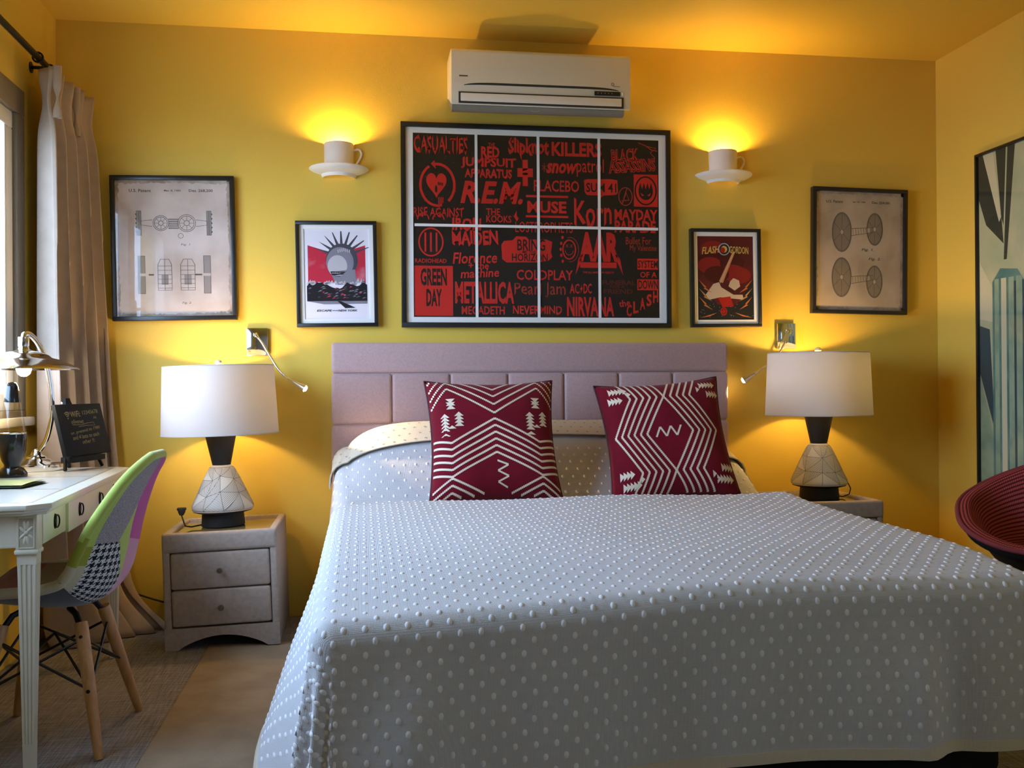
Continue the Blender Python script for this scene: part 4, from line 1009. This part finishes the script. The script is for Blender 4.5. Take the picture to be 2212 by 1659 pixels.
# ------------------------------------------------------------------ writing desk
DR = R(3.6); DX, DY, DZ = -.803, -1.765, .712
def D2(x, y, z=0.): return Vector((DX, DY, 0))+RZ(DR) @ Vector((x, y, z))
def desk():
    t = thing('writing_desk', 'cream painted writing desk with fluted legs under the window', 'desk', (DX, DY, 0), (0, 0, DR))
    W, Lg, ch = .405, 1.27, .05
    def outline(o): return [(-o-ch+0, o), (-o, ch+o*.4), (-o, Lg-ch-o*.4), (-o-ch, Lg-o), (-W+o, Lg-o), (-W+o, o)]
    top = MB()
    for o, z0, z1 in ((.0, .698, .712), (.006, .690, .698), (.014, .683, .690)): top.prism([(x, y, z0) for x, y in outline(o)], (0, 0, z1-z0), r=.0025)
    tp = top.build('desktop', CREAM, t)
    gold = mat('antique_line', (.28, .20, .10), .5); ins = mat('pale_inset', (.64, .64, .58), .22, coat=.3)
    for y0, y1 in ((.06, .42), (.425, .845), (.85, 1.21)):
        p = MB(); p.b2(-W+.04, -.05, y0, y1, DZ-.001, DZ+.0006, m=0); p.build('inset_panel', ins, tp)
        l = MB(); s = Sheet(l, T(0, 0, DZ+.0011)); s.line([(-W+.045, y0+.005), (-.055, y0+.005), (-.055, y1-.005), (-W+.045, y1-.005)], .0035, 0, 0, True); l.build('inset_line', gold, tp)
    a = MB()
    a.b2(-W+.03, -.034, .034, .05, .60, .684); a.b2(-W+.03, -.034, Lg-.05, Lg-.034, .60, .684); a.b2(-W+.03, -W+.05, .034, Lg-.034, .60, .684); a.b2(-.06, -.034, .05, Lg-.05, .606, .684)
    a.b2(-W+.03, -.04, .0335, .05, .60, .608, .002)
    a.build('apron', CREAM, t)
    pulls = mat('black_iron_pull', (.012, .011, .010), .5, .5)
    for y0, y1, out in ((.085, .335, .0), (.345, .925, .006), (.935, 1.185, .0)):
        d = MB().b2(-.05, -.030+out, y0, y1, .600-out, .682, .002).build('drawer', CREAM, t)
        if out: d['label'] = 'wider middle drawer front standing slightly proud'
        for yc in (((y0+y1)/2,) if y1-y0 < .3 else (y0+.14, y1-.14)):
            M = T(-.030+out, yc, .644) @ RY(R(90))
            k = MB(); k.lathe([(0, .003), (.017, .003), (.0185, .0), (.0, .0)], 24, M=M @ Matrix.Diagonal((1.15, .8, 1, 1)))
            k.tube([(.006*1, .0, .0)]+[] if False else [(-.012, .0115*math.cos(a2), 0) for a2 in ()] or [(0.017*math.cos(b2), .0115*math.sin(b2), .006+.003*math.sin(b2)) for b2 in [2*PI*i/20 for i in range(21)]], .0022, 6, M=M, caps=False)
            k.build('drawer_pull', pulls, d)
    for lx, ly in ((-.058, .058), (-.058, Lg-.058), (-W+.055, .058), (-W+.055, Lg-.058)):
        l = MB(); w0, w1 = .0235, .013
        l.b2(lx-.026, lx+.026, ly-.026, ly+.026, .592, .684, .002)
        l.b2(lx-.029, lx+.029, ly-.029, ly+.029, .582, .594, .003)
        def ring(z, k=1.): 
            ww = w1+(w0-w1)*(z/.582); return [(lx+sx*ww*k, ly+sy*ww*k, z) for sx, sy in ((-1, -1), (1, -1), (1, 1), (-1, 1))]
        b = bmesh.new(); r0 = [b.verts.new(p) for p in ring(0, .9)]; r1 = [b.verts.new(p) for p in ring(.582, .9)]
        b.faces.new(r0[::-1]); b.faces.new(r1)
        for i in range(4): b.faces.new((r0[i], r0[(i+1) % 4], r1[(i+1) % 4], r1[i]))
        l._add(b)
        for z0, z1 in ((0, .09), (.555, .582)):
            b = bmesh.new(); r0 = [b.verts.new(p) for p in ring(z0)]; r1 = [b.verts.new(p) for p in ring(z1)]; b.faces.new(r0[::-1]); b.faces.new(r1)
            for i in range(4): b.faces.new((r0[i], r0[(i+1) % 4], r1[(i+1) % 4], r1[i]))
            l._add(b)
        for ax in range(4):              # fluted faces: four raised fillets leave three grooves
            for k in range(4):
                f = -.78+k*.52
                def pnt(z, e, o):
                    ww = w1+(w0-w1)*(z/.582); q = (f+e)*ww; p_ = ww*o
                    return {0: (lx+q, ly-p_, z), 1: (lx+p_, ly+q, z), 2: (lx+q, ly+p_, z), 3: (lx-p_, ly+q, z)}[ax]
                b = bmesh.new(); vs = [b.verts.new(pnt(z, e, o)) for z in (.088, .556) for e, o in ((-.17, .88), (-.13, 1.), (.13, 1.), (.17, .88))]
                for i in range(3): b.faces.new((vs[i], vs[i+1], vs[5+i], vs[4+i]))
                bmesh.ops.recalc_face_normals(b, faces=b.faces); l._add(b)
        lo = l.build('leg', CREAM, t)
        if ly < .1 and lx > -.1:          # carved panel on the corner block
            r = MB(); yb = ly-.0265; gm = mat('carving_shadow_wash', (.40, .37, .28), .6)
            r.b2(lx-.018, lx+.018, yb-.0005, yb+.001, .600, .677, m=1)
            for i in range(8):
                a2 = 2*PI*i/8; sx, sz = (.008, .018) if i % 2 == 0 else (.007, .014)
                r.lathe([(0, .003), (.35, .0026), (.8, .001), (1., 0)], 12, M=T(lx+.009*math.cos(a2+PI/8)*1.0, yb, .6385+.021*math.sin(a2+PI/8)) @ RX(R(90)) @ RZ(math.atan2(.021*math.sin(a2+PI/8), .009*math.cos(a2+PI/8))) @ Matrix.Diagonal((.0125, .0045, 1, 1)))
            r.lathe([(0, .006), (.004, .0045), (.005, 0)], 14, M=T(lx, yb, .6385) @ RX(R(90)))
            for x0, x1, z0, z1 in ((-.02, .02, .676, .679), (-.02, .02, .598, .601), (-.02, -.0175, .598, .679), (.0175, .02, .598, .679)): r.b2(lx+x0, lx+x1, yb-.002, yb+.001, z0, z1)
            r.build('carved_rosette', [CREAM, gm], lo)
desk()

def desk_lamp():
    bx, by = -1.190, -.615
    t = thing('desk_lamp', 'chrome desk lamp with wide domed shade and lit bulb', 'lamp', (bx, by, DZ+.0012))
    MB().lathe([(0, 0), (.095, 0), (.097, .006), (.097, .022), (.090, .026), (.060, .030), (.045, .040), (.036, .044), (.034, .05), (.02, .056), (.014, .07), (.007, .078), (0, .080)], 56).build('base', CHROME, t)
    sx, sy, sz = .02, -.19, .365
    a = MB(); pts = []
    for q in ((.0, -.0, .055), (.035, -.0, .11), (.060, -.02, .20), (.066, -.05, .30), (.062, -.09, .395), (.05, -.13, .455), (.034, -.165, .487), (.022, -.185, .488), (.02, -.19, .475)): pts.append(Vector(q))
    fine = []
    for i in range(len(pts)-1):
        for k in range(6):
            f = k/6; A, B, C_, D_ = pts[max(i-1, 0)], pts[i], pts[i+1], pts[min(i+2, len(pts)-1)]
            fine.append(.5*((2*B)+(C_-A)*f+(2*A-5*B+4*C_-D_)*f*f+(3*B-A-3*C_+D_)*f**3))
    fine.append(pts[-1])
    a.tube(fine, [.010-.002*abs(i/len(fine)-.5) for i in range(len(fine))], 12); a.build('arm', CHROME, t)
    M = T(sx, sy, sz)
    MB().lathe([(.182, 0), (.176, .006), (.150, .018), (.115, .034), (.09, .040), (.080, .050), (.060, .058), (.035, .064), (.018, .070), (.016, .078), (.018, .082), (.018, .112), (.0, .114)], 64, M=M).lathe([(.182, 0), (.148, .013), (.09, .034), (.03, .056), (0, .058)], 64, M=M).build('shade', mat('polished_nickel', (.66, .62, .56), .10, 1.), t)
    MB().lathe([(0, .05), (.013, .05), (.013, .035), (.022, .014), (.025, .001), (.020, -.015), (.010, -.023), (0, -.025)], 24, M=M).build('bulb', mat('lit_bulb', (1, .95, .85), .4, emit=((1, .88, .70), 30)), t)
    lamp_light('desk_lamp_glow', (sx, sy, sz-.040), P_DESK, (1, .80, .55), .03, t)
desk_lamp()

def lava_lamp():
    t = thing('lava_lamp', 'black lava lamp with clear tapered glass in front of the chrome lamp', 'lava lamp', (-1.182, -.885, DZ+.0008)); K = Matrix.Diagonal((1, 1, 1.17, 1))
    MB().lathe([(0, 0), (.046, 0), (.048, .004), (.046, .012), (.034, .026), (.026, .030), (.026, .036), (.034, .048), (.043, .075), (.046, .105), (.044, .125), (.0, .125)], 40, M=K).build('base', mat('gloss_black', (.012, .012, .013), .12), t)
    MB().lathe([(.0435, .125), (.0425, .13), (.0255, .222), (.024, .225), (0, .225)], 40, M=K).build('glass_bottle', glass_mat('amber_clear_glass', (.93, .87, .72), .0), t)
    MB().lathe([(.0265, .215), (.0265, .222), (.019, .262), (.013, .272), (0, .275)], 32, M=K).build('cap', MATS['gloss_black'], t)
    MB().lathe([(.0445, .124), (.0448, .127), (.0430, .129)], 40, M=K).build('collar', CHROME, t)
lava_lamp()

def easel():
    PL, PR_ = Vector((-1.066, -.716, DZ)), Vector((-.995, -.487, DZ))
    mid = (PL+PR_)/2; u = (PR_-PL).normalized(); n = Vector((u.y, -u.x, 0)); ang = math.atan2(u.y, u.x)
    t = thing('tabletop_easel', 'small black wooden easel standing on the writing desk', 'easel', (mid.x, mid.y, DZ+.0012), (0, 0, ang))
    bk = mat('black_stained_wood', (.010, .011, .013), .7, spec=.15)
    # local: x along the front feet, -y towards the viewer of the board, z up; the board leans back by 14 degrees
    lean = R(14)
    for sx in (-1, 1): MB().tube([(sx*.118, -.004, .003), (sx*.012, .062, .245)], .0065, 4).build('leg', bk, t)
    MB().tube([(0.0, .056, .003), (0, .068, .245)], .0065, 4).build('leg', bk, t)
    MB().prism([(-.024, .052, .215), (.024, .052, .215), (.013, .062, .262), (-.013, .062, .262)], (0, .014, 0)).build('head_block', bk, t)
    MB().box((0, -.001, .040), (.205, .050, .020), .002, M=T(0, 0, 0)).build('ledge', bk, t)
    MB().tube([(-.03, .062, .235), (-.012, .062, .235)], .003, 8).box((-.036, .062, .240), (.008, .004, .018), .0015).build('wing_nut', CHROME, t)
    # the board: a thing of its own standing on the ledge
    M = Matrix.Translation((mid.x, mid.y, DZ)) @ RZ(ang) @ T(.008, -.006, .0518) @ RX(-lean)
    b = MB(); W, H, TH = .285, .192, .016
    b.b2(-W/2, W/2, -TH, 0, 0, H, .0015)
    o = b.build('chalkboard', [bk], None); o.matrix_world = M
    tag(o, 'small blackboard with handwritten wifi password on the desk easel', 'chalkboard')
    w_ = MB(); s = Sheet(w_, T(0, -TH-.0005, H/2) @ RX(R(90)))
    cx, cy = -.083, .052
    for q in (.008, .015, .022): s.ring(cx, cy-.008, q, q, .0035, 0, 0, 14, R(45), R(135))
    s.ellipse(cx, cy-.009, .003, .003, 0, 0, 10)
    s.text('WiFi:', -.034, .058, .062, .022, 0, 0, .012, .05, .02, .05); s.text('12345678', .062, .064, .100, .015, 0, 0, .0, .1, .04, .05); s.text('AA', .086, .042, .020, .010, 0, 0, 0, .1)
    s.text('olivenet', -.030, .030, .076, .016, 0, 0, 0, .15, .0, .06)
    s.line([(-.065, .018), (-.01, .017), (.03, .022), (.07, .024), (.074, .012), (.02, .013), (-.03, .010)], .0016)
    s.text("or, pretend its 1980", .008, -.006, .19, .015, 0, 0, 0, .1, .09, .05); s.text("and 4 lasts to each", .004, -.026, .17, .015, 0, 0, 0, .1, .06, .05); s.text("other !?:", .012, -.046, .08, .015, 0, 0, 0, .1, .05, .05)
    w_.build('chalk_writing', mat('gold_chalk', (.30, .23, .10), .8), o)
easel()

def folder():
    gm = mat('lime_card', (.17, .23, .025), .45, coat=.2); dk = mat('dark_green_card', (.035, .05, .012), .4)
    ins = mat('pale_page', (.50, .60, .50), .6)
    z = DZ+.0013; M = Matrix.Translation((-1.13, -1.225, z)) @ RZ(R(-4))
    t = thing('folder', 'green card folder lying slightly open on the desk', 'folder', (-1.13, -1.225, z), (0, 0, R(-4)))
    def leaf(zl, curl, th):
        m = MB(); n = 18
        m.grid(lambda a, b: Vector((-.13+.26*b, -.095+.19*a, zl+curl*(1-abs(2*a-1)**2)*(.3+.7*(1-b)))), 16, n)
        m.grid(lambda a, b: Vector((-.13+.26*b, -.095+.19*a, zl+th+curl*(1-abs(2*a-1)**2)*(.3+.7*(1-b)))), 16, n)
        return m
    leaf(.0, .0, .0016).build('back_cover', dk, t); leaf(.004, .004, .001).build('page', ins, t); leaf(.009, .012, .0012).build('front_cover', gm, t)
folder()

# ------------------------------------------------------------------ patchwork chair
def hound_material():
    m = mat('houndstooth', (.5, .5, .5), .9, spec=.1); nt = m.node_tree; N, L = nt.nodes, nt.links; b = N['Principled BSDF']
    uv = N.new('ShaderNodeUVMap'); sp = N.new('ShaderNodeSeparateXYZ'); L.new(uv.outputs[0], sp.inputs[0])
    fx = math_node(N, L, 'FLOOR', math_node(N, L, 'MULTIPLY', sp.outputs['X'], 410.)); fy = math_node(N, L, 'FLOOR', math_node(N, L, 'MULTIPLY', sp.outputs['Y'], 410.))
    wx = math_node(N, L, 'LESS_THAN', math_node(N, L, 'FLOORED_MODULO', fx, 8.), 4.); wy = math_node(N, L, 'LESS_THAN', math_node(N, L, 'FLOORED_MODULO', fy, 8.), 4.)
    tw = math_node(N, L, 'LESS_THAN', math_node(N, L, 'FLOORED_MODULO', math_node(N, L, 'ADD', fx, fy), 4.), 2.)
    a = math_node(N, L, 'MULTIPLY', wx, tw); c = math_node(N, L, 'MULTIPLY', wy, math_node(N, L, 'SUBTRACT', 1., tw)); k = math_node(N, L, 'ADD', a, c)
    mx = N.new('ShaderNodeMix'); mx.data_type = 'RGBA'; mx.inputs[6].default_value = (.52, .52, .50, 1); mx.inputs[7].default_value = (.012, .012, .022, 1)
    L.new(k, mx.inputs[0]); L.new(mx.outputs[2], b.inputs['Base Color']); return m
def patchwork_chair():
    t = thing('patchwork_chair', 'patchwork fabric shell chair with wooden legs tucked at the desk', 'chair', (-.893, -1.405, 0), (0, 0, PI-R(2)))
    PX = [(0, .215), (.12, .165), (.25, .06), (.38, -.055), (.48, -.135), (.56, -.182), (.66, -.205), (.78, -.224), (.9, -.252), (1, -.288)]
    PZ = [(0, .418), (.12, .432), (.25, .412), (.38, .400), (.48, .415), (.56, .465), (.66, .54), (.78, .635), (.9, .735), (1, .812)]
    PW = [(0, .165), (.06, .20), (.25, .222), (.5, .228), (.7, .222), (.85, .195), (.94, .15), (.98, .105), (1, .06)]
    CU = [(0, .0), (.12, .02), (.25, .05), (.5, .085), (.7, .07), (.88, .025), (1, .0)]
    def S(u, v, off):
        e = 1e-3; tx = interp(PX, v+e)-interp(PX, v-e); tz = interp(PZ, v+e)-interp(PZ, v-e); l = math.hypot(tx, tz); 
        nx, nz = -tz/l*-1, tx/l*-1                       # inner normal: up at the seat, forward at the back
        c = interp(CU, v)*abs(u)**2.6+off
        return Vector((interp(PX, v)+nx*c, u*interp(PW, v), interp(PZ, v)+nz*c))
    names = dict(lime=(.37, .46, .095), olive=(.25, .27, .03), magenta=(.42, .035, .26), pink=(.52, .24, .36), dark=(.045, .045, .05), tan=(.20, .12, .06), brick=(.25, .035, .022), mauve=(.17, .06, .075), cream=(.42, .38, .26))
    mats = {k: mat('patch_'+k, v, .9, sheen=.3, bump=(500, .0006), spec=.15) for k, v in names.items()}
    mats['tweed'] = mat('patch_tweed', (.20, .175, .19), .9, noise=(420, (.36, .33, .34), .42, .6), bump=(600, .0008), spec=.1); mats['hound'] = hound_material()
    order = list(mats.keys()); idx = {k: i for i, k in enumerate(order)}
    def patch_mesh(off, cuts, rule, flip):
        b = bmesh.new(); nu, nv = 28, 56
        V = [[b.verts.new((-1+2*i/nu, j/nv, 0)) for j in range(nv+1)] for i in range(nu+1)]
        for i in range(nu):
            for j in range(nv): b.faces.new((V[i][j], V[i+1][j], V[i+1][j+1], V[i][j+1]))
        for (u0, v0), (u1, v1) in cuts:
            d = Vector((u1-u0, v1-v0, 0)); nn = Vector((-d.y, d.x, 0)).normalized()
            bmesh.ops.bisect_plane(b, geom=b.verts[:]+b.edges[:]+b.faces[:], plane_co=(u0, v0, 0), plane_no=nn, dist=1e-6)
        uvl = b.loops.layers.uv.new('UVMap')
        for f in b.faces:
            c = f.calc_center_median(); f.material_index = idx[rule(c.x, c.y)]; f.smooth = True
            for lp in f.loops: lp[uvl].uv = (lp.vert.co.x*.22+.5, lp.vert.co.y*.75)
        for v in b.verts: v.co = S(v.co.x, v.co.y, off)
        if flip: bmesh.ops.reverse_faces(b, faces=b.faces)
        return b
    def side(p, a, b): return (b[0]-a[0])*(p[1]-a[1])-(b[1]-a[1])*(p[0]-a[0])
    # outside of the shell; u=+1 is the side towards the viewer (the chair faces the desk)
    def outer2(u, v):
        p = (u, v)
        if v < .463: return 'dark'
        if u > .92: return 'lime' if v > .70 else 'olive' if v > .63 else 'cream'
        if u > .55 and v > .71: return 'tweed'
        if .26 < u <= .55 and side(p, (.55, .71), (.26, .84)) < 0: return 'tweed'
        if u <= .26 and side(p, (.26, .84), (-.1, .97)) < 0: return 'tweed'
        if u < .26 and side(p, (.26, .54), (.16, .46)) < 0: return 'magenta' if v > .70+.05*u else 'pink'
        if v < .71 and side(p, (.52, .71), (.16, .50)) > 0: return 'hound'
        return 'lime'
    cuts = [((1, .463), (-1, .463)), ((.92, 0), (.92, 1)), ((1, .70), (.8, .70)), ((1, .63), (.8, .63)), ((.55, 0), (.55, 1)), ((1, .71), (-1, .71)), ((.55, .71), (.26, .84)), ((.52, .71), (.16, .50)), ((.26, .54), (.16, .46)), ((.26, .84), (-.1, .97)), ((.26, 0), (.26, 1)), ((1, .75), (-1, .65)), ]
    b = patch_mesh(-.014, cuts, outer2, True); me = bpy.data.meshes.new('shell_cover'); b.to_mesh(me); b.free()
    for k in order: me.materials.append(mats[k])
    me.set_sharp_from_angle(angle=R(80)); o = bpy.data.objects.new('outer_shell', me); COL.objects.link(o); o.parent = t
    def inner(u, v):
        if v > .5: return 'lime' if (u > .2) == (v > .75) else 'magenta' if u < -.3 else 'tweed'
        if u < -.3: return 'tan' if v > .2 else 'brick'
        if u > .55: return 'mauve' if v > .12 else 'brick'
        return 'tan' if v > .30 else 'brick' if u < .2 else 'mauve'
    cuts2 = [((1, .5), (-1, .5)), ((.2, 0), (.2, 1)), ((1, .75), (-1, .75)), ((-.3, 0), (-.3, 1)), ((.55, 0), (.55, 1)), ((1, .3), (-1, .3)), ((1, .2), (-1, .2)), ((1, .12), (-1, .12))]
    b = patch_mesh(.014, cuts2, inner, False); me = bpy.data.meshes.new('seat_cover'); b.to_mesh(me); b.free()
    for k in order: me.materials.append(mats[k])
    me.set_sharp_from_angle(angle=R(80)); o = bpy.data.objects.new('seat', me); COL.objects.link(o); o.parent = t
    rim = [(-1+2*i/24, 0.) for i in range(24)]+[(1., i/56) for i in range(56)]+[(1-2*i/24, 1.) for i in range(24)]+[(-1., 1-i/56) for i in range(57)]
    pr = MB(); pts = [S(u, v, 0) for u, v in rim]; pr.tube(pts, .0145, 10, caps=False)
    for f in pr.bm.faces:
        c = f.calc_center_median(); f.material_index = 0 if c.z > .60 else 1 if c.z > .53 else 2 if c.z > .44 else 3
    pr.build('edge_roll', [mats['lime'], mats['olive'], mats['cream'], mats['mauve']], t, 70)
    for sx in (-1, 1):
        for sy in (-1, 1):
            top, ft = Vector((sx*.105, sy*.105, .352)), Vector((sx*.182, sy*.205, 0.))
            l = MB(); l.tube([ft, ft.lerp(top, .03), ft.lerp(top, .6), ft.lerp(top, .97), top], [.0105, .0125, .0175, .0185, .0175], 16)
            lo = l.build('leg', OAK, t)
            for f in (.50, .90):
                p = ft.lerp(top, f); d = Vector((0, sy*1., 0))
                MB().lathe([(0, .004), (.0045, .003), (.006, 0)], 10, M=Matrix.Translation(p+d*.0165) @ d.to_track_quat('Z', 'Y').to_matrix().to_4x4()).build('bolt', DARKMETAL, lo)
    f = MB()
    leg = lambda sx, sy, k: Vector((sx*.182, sy*.205, 0)).lerp(Vector((sx*.105, sy*.105, .352)), k)
    for sx in (-1, 1):
        for sy in (-1, 1):
            f.tube([leg(sx, sy, .93), (sx*.085, sy*.085, .372), (sx*.06, sy*.06, .384)], .009, 8)
    for sx in (-1, 1):
        f.tube([leg(sx, -1, .88), leg(sx, 1, .5)], .0042, 6); f.tube([leg(sx, 1, .88), leg(sx, -1, .5)], .0042, 6)
    for sy in (-1, 1):
        f.tube([leg(-1, sy, .88), leg(1, sy, .5)], .0042, 6); f.tube([leg(1, sy, .88), leg(-1, sy, .5)], .0042, 6)
    f.tube([leg(-1, -1, .5), (0, 0, .30), leg(1, 1, .5)], .0042, 6); f.tube([leg(1, -1, .5), (0, 0, .30), leg(-1, 1, .5)], .0042, 6)
    f.build('wire_base', DARKMETAL, t)
patchwork_chair()

# ------------------------------------------------------------------ red tub chair
def tub_chair():
    m = mat('red_woven_cord', (.25, .03, .03), .85, spec=.2); nt = m.node_tree; N, L = nt.nodes, nt.links; b = N['Principled BSDF']
    uv = N.new('ShaderNodeUVMap'); sp = N.new('ShaderNodeSeparateXYZ'); L.new(uv.outputs[0], sp.inputs[0])
    a = math_node(N, L, 'SINE', math_node(N, L, 'MULTIPLY', sp.outputs['Y'], 2*PI*88)); c = math_node(N, L, 'SINE', math_node(N, L, 'MULTIPLY', sp.outputs['X'], 2*PI*230))
    st = math_node(N, L, 'GREATER_THAN', a, -.25); dt = math_node(N, L, 'GREATER_THAN', c, -.1)
    k = math_node(N, L, 'MULTIPLY', st, math_node(N, L, 'ADD', math_node(N, L, 'MULTIPLY', dt, .55), .45))
    mx = N.new('ShaderNodeMix'); mx.data_type = 'RGBA'; mx.inputs[6].default_value = (.09, .010, .013, 1); mx.inputs[7].default_value = (.46, .075, .065, 1)
    L.new(k, mx.inputs[0]); L.new(mx.outputs[2], b.inputs['Base Color'])
    bp = N.new('ShaderNodeBump'); bp.inputs['Distance'].default_value = .004; L.new(k, bp.inputs['Height']); L.new(bp.outputs['Normal'], b.inputs['Normal'])
    t = thing('tub_chair', 'red woven tub armchair with black underside beyond the bed', 'armchair', (2.414, -1.3, 0), (0, 0, R(-30)))
    # front is -y; rim height by angle from the front
    RZT = [(0, .468), (30, .472), (60, .508), (90, .552), (130, .618), (155, .675), (180, .73)]
    def rimz(a): return interp(RZT, abs(((math.degrees(a)+180) % 360)-180))
    def S(a, r, off=0.):
        rz = rimz(a); pw = 2.5; rr = .302/((abs(math.sin(a))**pw+abs(math.cos(a))**pw)**(1/pw))
        bowl = .36+off*.0; k = r**1.0
        prof = smooth(.45, 1.0, r)
        z = .40+(rz-.40)*prof**1.15
        rad = rr*(r**.85) if r > 0 else 0
        lip = smooth(.93, 1., r)
        return Vector((math.sin(a)*(rad+.02*lip), -math.cos(a)*(rad+.02*lip), z-.015*lip-off))
    def shell(off, flip):
        b2 = bmesh.new(); na, nr = 72, 30; uvl = b2.loops.layers.uv.new('UVMap')
        V = [[b2.verts.new(S(2*PI*i/na, max(j/nr, .001), off if j < nr else 0)) for j in range(nr+1)] for i in range(na)]
        for i in range(na):
            for j in range(nr):
                f = b2.faces.new((V[i][j], V[(i+1) % na][j], V[(i+1) % na][j+1], V[i][j+1])); f.smooth = True
                for lp, (ii, jj) in zip(f.loops, ((i, j), (i+1, j), (i+1, j+1), (i, j+1))): lp[uvl].uv = (ii/na, jj/nr*.55)
        bmesh.ops.recalc_face_normals(b2, faces=b2.faces); return b2
    b2 = shell(0, False); me = bpy.data.meshes.new('woven_shell'); b2.to_mesh(me); b2.free(); me.materials.append(m)
    o = bpy.data.objects.new('woven_shell', me); COL.objects.link(o); o.parent = t
    r = MB(); r.tube([S(2*PI*i/72, 1.)+Vector((0, 0, -.004)) for i in range(73)], .009, 10, caps=False); r.build('rim', mat('wine_cord', (.20, .022, .028), .8, bump=(300, .001)), t)
    b2 = shell(.045, True); me = bpy.data.meshes.new('underside'); b2.to_mesh(me); b2.free(); me.materials.append(MATTE_BLACK)
    o = bpy.data.objects.new('underside', me); COL.objects.link(o); o.parent = t
    MB().lathe([(.14, .352), (.05, .29), (.035, .24), (.03, .08), (.04, .03), (.26, .012), (.27, 0), (0, 0)], 48).build('pedestal', MATTE_BLACK, t)
tub_chair()

# ------------------------------------------------------------------ rug and cord
rugm = mat('beige_rug_pile', (.36, .285, .20), .95, noise=(7, (.28, .215, .145), .35, .7), bump=(240, .004), spec=.05)
g = MB(); g.b2(-.605, -.075, -2.95, -.455, 0.0002, .0055, .002)
tag(g.build('rug', rugm), 'beige short pile rug on the floor along the bed', 'rug')
cd = MB(); cd.tube([(-1.03, -.05, .155), (-.96, -.03, .125), (-.90, -.02, .10), (-.84, -.018, .080), (-.77, -.014, .066), (-.70, -.012, .06), (-.68, -.012, .03), (-.68, -.014, .004)], .004, 8)
tag(cd.build('power_cord', MATS['black_rubber']), 'dark cord sagging along the wall behind the nightstand', 'cord')
